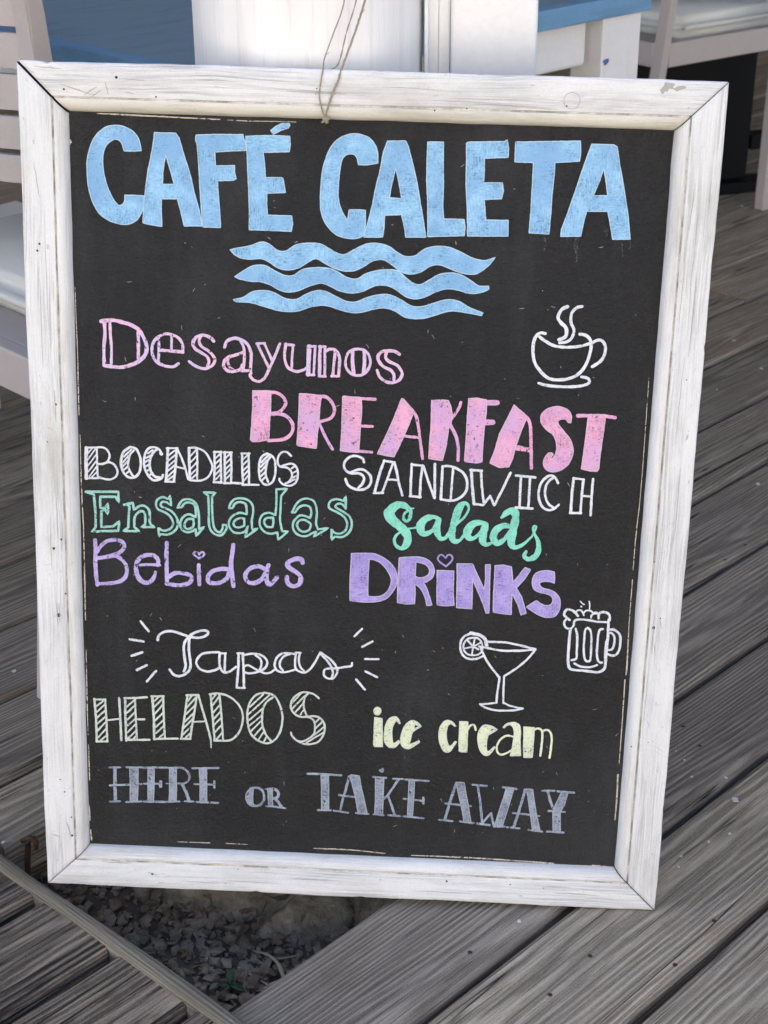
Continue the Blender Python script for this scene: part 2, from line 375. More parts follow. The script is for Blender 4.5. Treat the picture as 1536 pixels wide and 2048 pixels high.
walk = empty('boardwalk', DECK); tag(walk, None, None, kind='structure')
WE = [-.16, -.02, .12, .26, .40, .55, .70, .8512, .9615, 1.0755, 1.213, 1.35]
for n0, n1 in zip(WE, WE[1:]): plank('plank', walk, -1.1, .583 + .065 * (1.15 - (n0 + n1) / 2), n0 + .0075, n1 - .0065, .0, .04, M['walk'], .004, .0026, .04, .002)
# rounded edge strip that closes the boardwalk
bm = bmesh.new(); uvl = bm.loops.layers.uv.verify(); rows = []
for i in range(61):
    n_ = -.2 + 1.7 * i / 60; wv = mnoise.noise((n_ * 7, 3.3, 1)) * .0025
    a0, a1 = .580 + wv + .065 * (1.15 - n_), .5965 + .073 * (1.158 - n_) + mnoise.noise((n_ * 6, 8.1, 1)) * .002
    rows.append([bm.verts.new((a_, n_, z_ + mnoise.noise((n_ * 9, 2, z_)) * .001)) for a_, z_ in ((a0, -.04), (a0, .001), (a0 + .003, .0045), ((a0 + a1) / 2, .0052), (a1 - .004, .0045), (a1 - .0005, .0005), (a1, -.05))])
for i in range(60):
    for j in range(6):
        f = bm.faces.new((rows[i][j], rows[i][j + 1], rows[i + 1][j + 1], rows[i + 1][j]))
        for l, (ii, jj) in zip(f.loops, ((i, j), (i, j + 1), (i + 1, j + 1), (i + 1, j))): l[uvl].uv = (1.7 * ii / 60, jj * .009 - .03)
finish('edge_strip', bm, M['trim'], walk, True)
# soil in the opening between the boards
bm = bmesh.new(); N = 46
gv = [[bm.verts.new((.56 + .85 * i / N, .76 + .52 * j / N, -.08 + mnoise.noise((i * .16, j * .12, 2)) * .012 + mnoise.noise((i * .6, j * .45, 5)) * .004)) for j in range(N + 1)] for i in range(N + 1)]
for i in range(N):
    for j in range(N): bm.faces.new((gv[i][j], gv[i + 1][j], gv[i + 1][j + 1], gv[i][j + 1]))
soil = finish('soil', bm, M['soil'], None, True); soil.matrix_world = DECK; tag(soil, None, None, kind='structure')
# unseen blocks added for light: building and roof shade the terrace, wall bounces sun
bm = bmesh.new(); box(bm, (-14, 6.5, -.2), (14, 10, 11), .02); tag(finish('shade_building', bm, M['roof']), 'unseen tall building added to shade the terrace', 'building')
bm = bmesh.new(); box(bm, (-7, 1.75, 2.35), (7, 6.49, 2.45), .01); tag(finish('shade_roof', bm, M['roof']), 'flat veranda roof on the front of the building over the tables', 'roof')
bm = bmesh.new(); box(bm, (-11, -9.5, -.2), (11, -9, 5.5), .02); tag(finish('bounce_wall', bm, M['plaster']), 'sunlit cream plaster wall across from the terrace', 'wall')

def rock(bm, c, r, sq=(1, 1, 1), amp=.3, sub=2, seed=0, facet=0.):
    b2 = bmesh.new(); bmesh.ops.create_icosphere(b2, subdivisions=sub, radius=1)
    rot = Matrix.Rotation(rnd.random() * 6.3, 3, Vector((rnd.random() - .5, rnd.random() - .5, rnd.random() - .5)).normalized()) if facet else Matrix.Identity(3)
    for v in b2.verts:
        d = v.co.normalized(); k = 1 + amp * mnoise.noise(d * 1.6 + Vector((seed, 1.7, 3))) + amp * .4 * mnoise.noise(d * 4 + Vector((seed, 0, 0))) + (amp * .22 * abs(mnoise.noise(d * 9 + Vector((0, seed, 0)))) + amp * .12 * mnoise.noise(d * 22) if sub > 3 else 0)
        if facet: k = min(k, .62 + facet * abs(mnoise.noise(d * .9 + Vector((0, seed, 0)))) + .3)
        p = rot @ (d * k)
        v.co = Vector(c) + Vector((p.x * sq[0], p.y * sq[1], p.z * sq[2])) * r
    merge(bm, b2)
# gravel: sharp little hulls
def pebble(bm, c, s_):
    b2 = bmesh.new(); q = (1, .65 + .35 * rnd.random(), .5 + .35 * rnd.random()); rot = Matrix.Rotation(rnd.random() * 6.28, 3, 'Z') @ Matrix.Rotation((rnd.random() - .5) * 1.4, 3, 'X')
    for k in range(11):
        d = Vector((rnd.gauss(0, 1), rnd.gauss(0, 1), rnd.gauss(0, 1))).normalized() * (.85 + .25 * rnd.random())
        b2.verts.new(Vector(c) + rot @ Vector((d.x * q[0], d.y * q[1], d.z * q[2])) * s_)
    r = bmesh.ops.convex_hull(b2, input=b2.verts); bmesh.ops.delete(b2, geom=[v for v in b2.verts if not v.link_faces], context='VERTS')
    merge(bm, b2)
bm = bmesh.new(); cnt = 0
while cnt < 3200:
    a_, n_ = .61 + rnd.random() * .42, .80 + rnd.random() * .40
    s_ = .0018 + .0088 * rnd.random() ** 2.0
    p = AX * a_ + NX * n_
    if (Vector((p.x + .075, p.y - 1.40))).length < .15: continue
    z = -.08 + mnoise.noise(((a_ - .56) / .85 * N * .16, (n_ - .76) / .52 * N * .12, 2)) * .012 + mnoise.noise(((a_ - .56) / .85 * N * .6, (n_ - .76) / .52 * N * .45, 5)) * .004
    pebble(bm, (p.x, p.y, z + s_ * .35), s_); cnt += 1
tag(finish('gravel', bm, M['gravel']), 'loose brown grey gravel in the opening below the sign', 'gravel', kind='stuff')

# ================================================================ STONE FOOTING, POST, PANEL
def broken_stone(bm, c, r, sq, seed):
    r0 = random.Random(seed); pl = [(Vector((r0.gauss(0, 1), r0.gauss(0, 1), r0.gauss(0, 1))).normalized(), .66 + .25 * r0.random()) for _ in range(12)]
    b2 = bmesh.new(); bmesh.ops.create_icosphere(b2, subdivisions=5, radius=1)
    for v in b2.verts:
        d = v.co.normalized(); k = min([1.] + [h / d.dot(n_) for n_, h in pl if d.dot(n_) > .05])
        k += .05 * mnoise.noise(d * 4 + Vector((seed, 0, 0))) + .03 * abs(mnoise.noise(d * 11 + Vector((0, seed, 0)))) + .012 * mnoise.noise(d * 30)
        v.co = Vector(c) + Vector((d.x * sq[0], d.y * sq[1], d.z * sq[2])) * k * r
    merge(bm, b2)
ft = empty('stone_footing', Matrix.Translation((-.07, 1.42, -.1))); tag(ft, 'lumpy stone and mortar footing under the front edge of the sign', 'stone footing')
bm = bmesh.new(); rock(bm, (-.005, -.03, -.01), .155, (1.15, 1.1, .42), .4, 5, 3.); finish('mortar', bm, M['mortar'], ft, True)
for c, r, sq, sd_ in (((-.098, -.145, .004), .085, (1.2, .75, .55), 11), ((-.012, -.190, .006), .072, (.85, .85, .7), 23), ((.075, -.165, .02), .075, (1.1, .8, .62), 37), ((-.035, -.140, .045), .045, (1.1, .8, .55), 51), ((.03, -.125, .05), .05, (1.2, .8, .5), 64)):
    bm = bmesh.new(); broken_stone(bm, c, r, sq, sd_); finish('stone', bm, M['stone'], ft, True)
PC = Vector((-.0665, 1.452)); PR = .1045
bm = bmesh.new(); uvl = bm.loops.layers.uv.verify(); SEG = 72; rows = []; ZS = [-.1 + i * .02 for i in range(131)]
for z in ZS:
    row = []
    for k in range(SEG + 1):
        t = 6.283185 * k / SEG; d = Vector((math.cos(t), math.sin(t)))
        r = PR + mnoise.noise((d.x * 2.2, d.y * 2.2, z * .9)) * .0035 + mnoise.noise((d.x * 16, d.y * 16, z * 2.5)) * .0010
        row.append(bm.verts.new((PC.x + d.x * r, PC.y + d.y * r, z)))
    rows.append(row)
for i in range(len(ZS) - 1):
    for k in range(SEG):
        f = bm.faces.new((rows[i][k], rows[i][k + 1], rows[i + 1][k + 1], rows[i + 1][k]))
        for l, (ii, kk) in zip(f.loops, ((i, k), (i, k + 1), (i + 1, k + 1), (i + 1, k))): l[uvl].uv = (ZS[ii], kk / SEG * .656)
po = finish('round_post', bm, M['post'], None, True); tag(po, 'thick round wooden post with flaking white paint behind the sign', 'post')
pn = empty('channel_post', Matrix.Translation((.09, 1.43, -.05))); tag(pn, 'flat white metal post with a grooved edge right of the round post', 'metal post')
bm = bmesh.new(); box(bm, (-.026, -.008, 0), (.052, .03, 2.55), .004, 3); finish('flat_face', bm, M['panel'], pn)
bm = bmesh.new(); box(bm, (-.050, -.006, 0), (-.0465, .03, 2.55), .001); box(bm, (-.0464, .006, 0), (-.037, .03, 2.55), .001); box(bm, (-.0369, .0045, 0), (-.0262, .03, 2.55), .002)
finish('groove_strip', bm, M['panel'], pn)

# ================================================================ BLUE TABLE
TZ = .70; n0, a0, a1, n1 = 1.316, 1.042, 1.852, 2.12
tb = empty('blue_table', DECK @ Matrix.Translation(((a0 + a1) / 2, (n0 + n1) / 2, ZD))); tag(tb, 'blue topped table with white legs behind the posts', 'table')
OT = Matrix.Translation((-(a0 + a1) / 2, -(n0 + n1) / 2, -ZD))
def part(name, bm, mat, parent, mw, smooth=False):
    bmesh.ops.transform(bm, matrix=mw, verts=bm.verts); return finish(name, bm, mat, parent, smooth)
bm = bmesh.new()
for i in range(6):
    y0, y1 = n0 + (n1 - n0) * i / 6, n0 + (n1 - n0) * (i + 1) / 6
    box(bm, (a0 + .022, max(y0, n0 + .022) + .00005, TZ - .024), (a1 - .022, min(y1, n1 - .022) - .00005, TZ - .0005), .0004)
part('table_top', bm, M['blue_top'], tb, OT)
bm = bmesh.new()
box(bm, (a0, n0, TZ - .0265), (a1, n0 + .0215, TZ), .002); box(bm, (a0, n1 - .0215, TZ - .0265), (a1, n1, TZ), .002)
box(bm, (a0, n0 + .0218, TZ - .0265), (a0 + .0215, n1 - .0218, TZ), .002); box(bm, (a1 - .0215, n0 + .0218, TZ - .0265), (a1, n1 - .0218, TZ), .002)
part('top_border', bm, M['blue_edge'], tb, OT)
for i, (a_, n_) in enumerate(((a1 - .096, n0 + .010), (a0 + .01, n0 + .01), (a1 - .096, n1 - .07), (a0 + .01, n1 - .07))):
    bm = bmesh.new(); box(bm, (a_, n_, ZD), (a_ + .06, n_ + .055, TZ - .0268), .002); box(bm, (a_ + .0602, n_ + .002, ZD), (a_ + .090, n_ + .055, TZ - .0268), .002)
    lg = part('leg', bm, M['tleg'], tb, OT)
    if i == 0:
        bm = bmesh.new(); b2 = bmesh.new()
        vs = [bm.verts.new((a_ + .010 + .0065 * math.cos(t * .7) * (1 + .3 * math.sin(t * 2.1)), n_ - .0006, .613 + .0055 * math.sin(t * .7) * (1 + .3 * math.cos(t * 1.3)))) for t in range(9)]
        bm.faces.new(vs); b2.free(); part('paint_spot', bm, M['spot'], lg, OT)
for lo, hi in (((a0 + .1, n0 + .03, .608), (a1 - .106, n0 + .05, TZ - .0268)), ((a0 + .1, n1 - .05, .608), (a1 - .106, n1 - .03, TZ - .0268)), ((a0 + .03, n0 + .07, .608), (a0 + .05, n1 - .075, TZ - .0268)), ((a1 - .05, n0 + .07, .608), (a1 - .03, n1 - .075, TZ - .0268))):
    bm = bmesh.new(); box(bm, lo, hi, .006, 3); part('apron', bm, M['tleg'], tb, OT)

# ================================================================ CHAIRS (facing local +x, left is +y, near rear leg at the origin)
def make_chair(name, depth, dz=0.):
    ch = empty(name, Matrix.Identity(4)); W = .42; cm = M['chair']
    lean = [(0, 0), (.017, .119), (.056, .4206), (.078, .60), (.0795, .66), (.0773, .734), (.0746, .788), (.066, .86)]
    tk, wd = .021, .028
    for y in (0, W - wd):
        bm = bmesh.new(); rows = []; uvl = bm.loops.layers.uv.verify()
        for x, z in lean:
            rows.append([bm.verts.new(q) for q in ((x, y, z), (x + tk, y, z), (x + tk, y + wd, z), (x, y + wd, z))])
        for A, B in zip(rows, rows[1:]):
            for k in range(4): bm.faces.new((A[k], A[(k + 1) % 4], B[(k + 1) % 4], B[k]))
        bm.faces.new(rows[0]); bm.faces.new(rows[-1])
        bmesh.ops.bevel(bm, geom=[e for e in bm.edges if abs(e.verts[0].co.z - e.verts[1].co.z) > .03], offset=.002, segments=2, affect='EDGES')
        bm.normal_update(); uv_box(bm, 2); finish('rear_leg', bm, cm, ch)
    for y in (0, W - wd):
        bm = bmesh.new(); box(bm, (depth - .03, y, 0), (depth, y + wd, .381 + dz), .003); finish('front_leg', bm, cm, ch)
    for y0, y1 in ((.003, .023), (W - .023, W - .003)):
        bm = bmesh.new(); box(bm, (.0795, y0, .3815 + dz), (depth, y1, .4335 + dz), .003, 2, 0); finish('seat_rail', bm, cm, ch)
    bm = bmesh.new(); box(bm, (.076, .0235, .39 + dz), (depth - .031, W - .0235, .4330 + dz), .001, 1, 1); finish('seat_panel', bm, cm, ch)
    for x0, x1 in ((.054, .0755), (depth - .03, depth - .006)):
        bm = bmesh.new(); box(bm, (x0, wd + .0005 if x0 < .1 else .0235, .3815 + dz), (x1, W - wd - .0005 if x0 < .1 else W - .0235, .4335 + dz), .003, 2, 1); finish('seat_rail', bm, cm, ch)
    bm = bmesh.new(); bmesh.ops.create_grid(bm, x_segments=20, y_segments=20, size=1)
    top = []
    bm.free(); bm = bmesh.new(); b2 = bmesh.new(); bmesh.ops.create_cube(b2, size=1)
    x0, x1, y0, y1 = .112, depth - .004, .005, W - .005
    for v in b2.verts: v.co = Vector((x0 + (v.co.x + .5) * (x1 - x0), y0 + (v.co.y + .5) * (y1 - y0), .4342 + dz + (v.co.z + .5) * .05))
    bmesh.ops.bevel(b2, geom=b2.edges[:], offset=.02, segments=4, affect='EDGES'); merge(bm, b2)
    finish('cushion', bm, M['cushion'], ch, True)
    for z0, z1 in ((.613, .642), (.649, .683), (.690, .726), (.733, .768), (.775, .81), (.817, .853)):
        bm = bmesh.new(); uvl = bm.loops.layers.uv.verify(); rows = []
        for i in range(15):
            y = wd + .0005 + (W - 2 * wd - .001) * i / 14; s = (y - W / 2) / (W / 2 - wd)
            xo = .0765 + .003 - .045 * (1 - s * s) - (.02 * max(0, (z0 - .7)) )
            rows.append([bm.verts.new(q) for q in ((xo, y, z0), (xo + .011, y, z0), (xo + .011, y, z1 - .002), (xo + .009, y, z1), (xo + .002, y, z1), (xo, y, z1 - .002))])
        for i, (A, B) in enumerate(zip(rows, rows[1:])):
            for k in range(6):
                f = bm.faces.new((A[k], A[(k + 1) % 6], B[(k + 1) % 6], B[k]))
        bm.faces.new(rows[0]); bm.faces.new(rows[-1]); bm.normal_update(); uv_box(bm, 1); finish('back_slat', bm, cm, ch)
    return ch
c1 = make_chair('slatted_chair', .47, -.015)
tag(c1, 'pale lilac grey slat back chair left of the sign, its back to the camera', 'chair', 'pale grey chairs around the table')
p0 = AX * .793 + NX * 1.366
c1.matrix_world = Matrix.Translation((p0.x, p0.y, -.0135)) @ Matrix.Rotation(TH, 4, 'Z')
c2 = make_chair('slatted_chair', .475)
tag(c2, 'pale grey chair right of the blue table with its off white seat edge on show', 'chair', 'pale grey chairs around the table')
h2 = R(37.0); dx = Vector((math.cos(h2), math.sin(h2), 0)); dy = Vector((-dx.y, dx.x, 0))
s0 = Vector((.6265, 3.397, 0)) - dx * .077
c2.matrix_world = Matrix.Translation((s0.x, s0.y, ZD)) @ Matrix.Rotation(h2, 4, 'Z')
c3 = None
# far foot seen under the left chair
lf = empty('white_stool', Matrix.Translation((-.68, 2.58, ZD))); tag(lf, 'low white stool standing beyond the left chair, only one foot in view', 'stool')
bm = bmesh.new(); box(bm, (-.16, -.16, .24), (.16, .16, .265), .006); part('seat', bm, M['tleg'], lf, Matrix.Rotation(TH, 4, 'Z'))
for sx in (-1, 1):
    for sy in (-1, 1):
        bm = bmesh.new(); box(bm, (sx * .10 - .015, sy * .10 - .015, 0), (sx * .10 + .015, sy * .10 + .015, .2395), .002); part('leg', bm, M['tleg'], lf, Matrix.Rotation(TH, 4, 'Z'))
bs = empty('black_table_base', Matrix.Translation((.78, 3.79, ZD)) @ Matrix.Rotation(R(18), 4, 'Z')); tag(bs, 'black metal table base standing on the deck under the right chair', 'table base')
bm = bmesh.new(); box(bm, (-.26, -.02, .03), (.14, .06, .72), .004); finish('column', bm, M['black'], bs)
bm = bmesh.new(); box(bm, (-.28, -.05, 0), (.26, .02, .029), .004); box(bm, (.145, -.02, .10), (.26, .04, .135), .003); finish('foot', bm, M['black'], bs)
bm = bmesh.new(); box(bm, (-1.2, -.2, .7205), (1.6, 1.7, .745), .006); finish('table_top', bm, M['black'], bs)  # unseen top, made oversized to shade the deck below it

# ================================================================ CHALKBOARD SIGN
X2, U2, BK, SO, SH = Vector([0.998604, -0.043812, -0.029498]), Vector([0.036935, 0.180044, 0.982965]), Vector([0.037755, 0.982682, -0.181411]), Vector([-0.0372, 1.17212, 0.0]), 0.78373
SM = Matrix(((X2.x, BK.x, U2.x, SO.x), (X2.y, BK.y, U2.y, SO.y), (X2.z, BK.z, U2.z, SO.z), (0, 0, 0, 1)))
sign = empty('chalkboard_sign', SM); tag(sign, 'big black chalkboard menu in a weathered white wooden frame leaning on the post', 'menu board')
HW = .30
frame = empty('frame', Matrix.Identity(4)); frame.parent = sign
PROF = [(0, .023), (0, .0022), (.0006, .0008), (.002, .0001), (.005, 0), (.0275, 0), (.0282, .0002), (.0287, .0020), (.0295, .0020), (.0300, .0003), (.0315, .0001), (.034, .0006), (.0365, .002), (.0388, .0043), (.0403, .0072), (.0411, .0105), (.0411, .0115), (.0405, .023)]
def rail(name, side, gapA, gapB, beadmat):
    """side: 0 top 1 bottom 2 left 3 right; s runs along the rail"""
    horiz = side < 2; L = 2 * HW if horiz else SH
    bm = bmesh.new(); uvl = bm.loops.layers.uv.verify(); NS = 150; rows = []; sd_ = side * 13.7
    for i in range(NS + 1):
        row = []; t = i / NS
        for j, (d, dep) in enumerate(PROF):
            s = (d + gapA) + (L - 2 * d - gapA - gapB) * t
            wv = mnoise.noise((s * 9, sd_, 0)) * .0009 + mnoise.noise((s * 45, sd_, 4)) * .00045
            chip = max(0, mnoise.noise((s * 60, sd_, 9)) - .42) * .006
            dd = d + ((wv + chip) if j < 4 else wv * .5 if j < 5 else 0) + (mnoise.noise((s * 30, sd_, 2)) * .0005 if j > 8 else 0)
            ee = dep + mnoise.noise((s * 14, d * 60, sd_)) * .0004 + (abs(mnoise.noise((s * 40, sd_, 3))) * .001 if j in (7, 8) else 0)
            if horiz: q = (-HW + s, ee, (SH - dd) if side == 0 else dd)
            else: q = ((-HW + dd) if side == 2 else (HW - dd), ee, s)
            row.append(bm.verts.new(q))
        rows.append(row)
    np_ = len(PROF)
    for i in range(NS):
        for j in range(np_):
            jj = (j + 1) % np_; f = bm.faces.new((rows[i][j], rows[i][jj], rows[i + 1][jj], rows[i + 1][j]))
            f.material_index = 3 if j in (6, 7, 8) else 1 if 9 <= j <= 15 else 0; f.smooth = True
            for l, (ii, jx) in zip(f.loops, ((i, j), (i, jj), (i + 1, jj), (i + 1, j))):
                d, dep = PROF[jx]; l[uvl].uv = (L * ii / NS, d + dep * .7)
    for row in (rows[0], rows[-1]): bm.faces.new(row).material_index = 2  # rail ends coloured dark so the mitre gaps look shaded inside
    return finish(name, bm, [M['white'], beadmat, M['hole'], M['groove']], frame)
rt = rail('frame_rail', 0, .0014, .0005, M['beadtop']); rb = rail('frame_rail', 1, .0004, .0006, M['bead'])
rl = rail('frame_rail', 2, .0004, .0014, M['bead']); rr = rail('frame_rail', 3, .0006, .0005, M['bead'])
bm = bmesh.new(); box(bm, (-HW + .008, .0104, .008), (HW - .008, .0215, SH - .008), 0); board = finish('board', bm, M['board'], sign)
bm = bmesh.new(); box(bm, (-HW + .004, .0235, .004), (HW - .004, .0265, SH - .004), .0005); finish('back_panel', bm, M['joist'], sign)
# dark strip of unpainted rebate below the lettering edge
Y0 = .0101
def flat_poly(bm, outer, holes, y, mi=0):
    polys = [[Vector((u, 0, v)) for u, v in q] for q in [outer] + holes]
    flat = [v for q in polys for v in q]; vs = [bm.verts.new((v.x, y, v.z)) for v in flat]
    for t in tessellate_polygon(polys):
        if len(set(t)) == 3:
            try: f = bm.faces.new([vs[i] for i in t]); f.material_index = mi
            except ValueError: pass
def ribbon(bm, path, widths, y, mi=0, ramp=.00012, cap=True):
    n_ = len(path)
    if n_ < 2: return
    Lr = []; sd_ = rnd.random() * 99
    for i, (p, w_) in enumerate(zip(path, widths)):
        a, b = path[max(i - 1, 0)], path[min(i + 1, n_ - 1)]
        t = Vector((b[0] - a[0], b[1] - a[1]))
        if t.length < 1e-9: t = Vector((1, 0))
        t.normalize(); nn = Vector((-t.y, t.x)); w2 = w_ / 2 * (1 + .22 * mnoise.noise((p[0] * 260, p[1] * 260, sd_)))
        jit = .0002 * mnoise.noise((p[0] * 400, sd_, p[1] * 400))
        yy = y - ramp * i / n_
        c = Vector(p) + nn * jit
        Lr.append((bm.verts.new((c.x + nn.x * w2, yy, c.y + nn.y * w2)), bm.verts.new((c.x - nn.x * w2, yy, c.y - nn.y * w2)), c, t, w2, yy))
    for A, B in zip(Lr, Lr[1:]):
        f = bm.faces.new((A[0], A[1], B[1], B[0])); f.material_index = mi
    if cap:
        for e, sg in ((Lr[0], -1), (Lr[-1], 1)):
            v0, v1, c, t, w2, yy = e; nn = Vector((-t.y, t.x)); arc = []
            for k in range(1, 5):
                an = k * math.pi / 5; d = nn * math.cos(an) + t * sg * math.sin(an)
                arc.append(bm.verts.new((c.x + d.x * w2, yy, c.y + d.y * w2)))
            f = bm.faces.new([v0] + arc + [v1]); f.material_index = mi
def parse(t):
    P, W, Cn = [], [], []
    for q in t.split():
        c = q.endswith('*'); v = [float(k) * 1e-4 for k in q.strip('*').split(',')]
        P.append(v[:2]); W.append(v[2] if len(v) > 2 else None); Cn.append(c)
    return P, W, Cn
def dens(path, wd, step=.0016):
    """resample so that hand wobble shows"""
    out, ow = [], []
    for i in range(len(path) - 1):
        a, b = path[i], path[i + 1]; d = math.hypot(b[0] - a[0], b[1] - a[1]); k = max(1, int(d / step))
        for j in range(k):
            t = j / k; out.append((a[0] + (b[0] - a[0]) * t, a[1] + (b[1] - a[1]) * t)); ow.append(wd[i] + (wd[i + 1] - wd[i]) * t)
    out.append(tuple(path[-1])); ow.append(wd[-1]); return out, ow
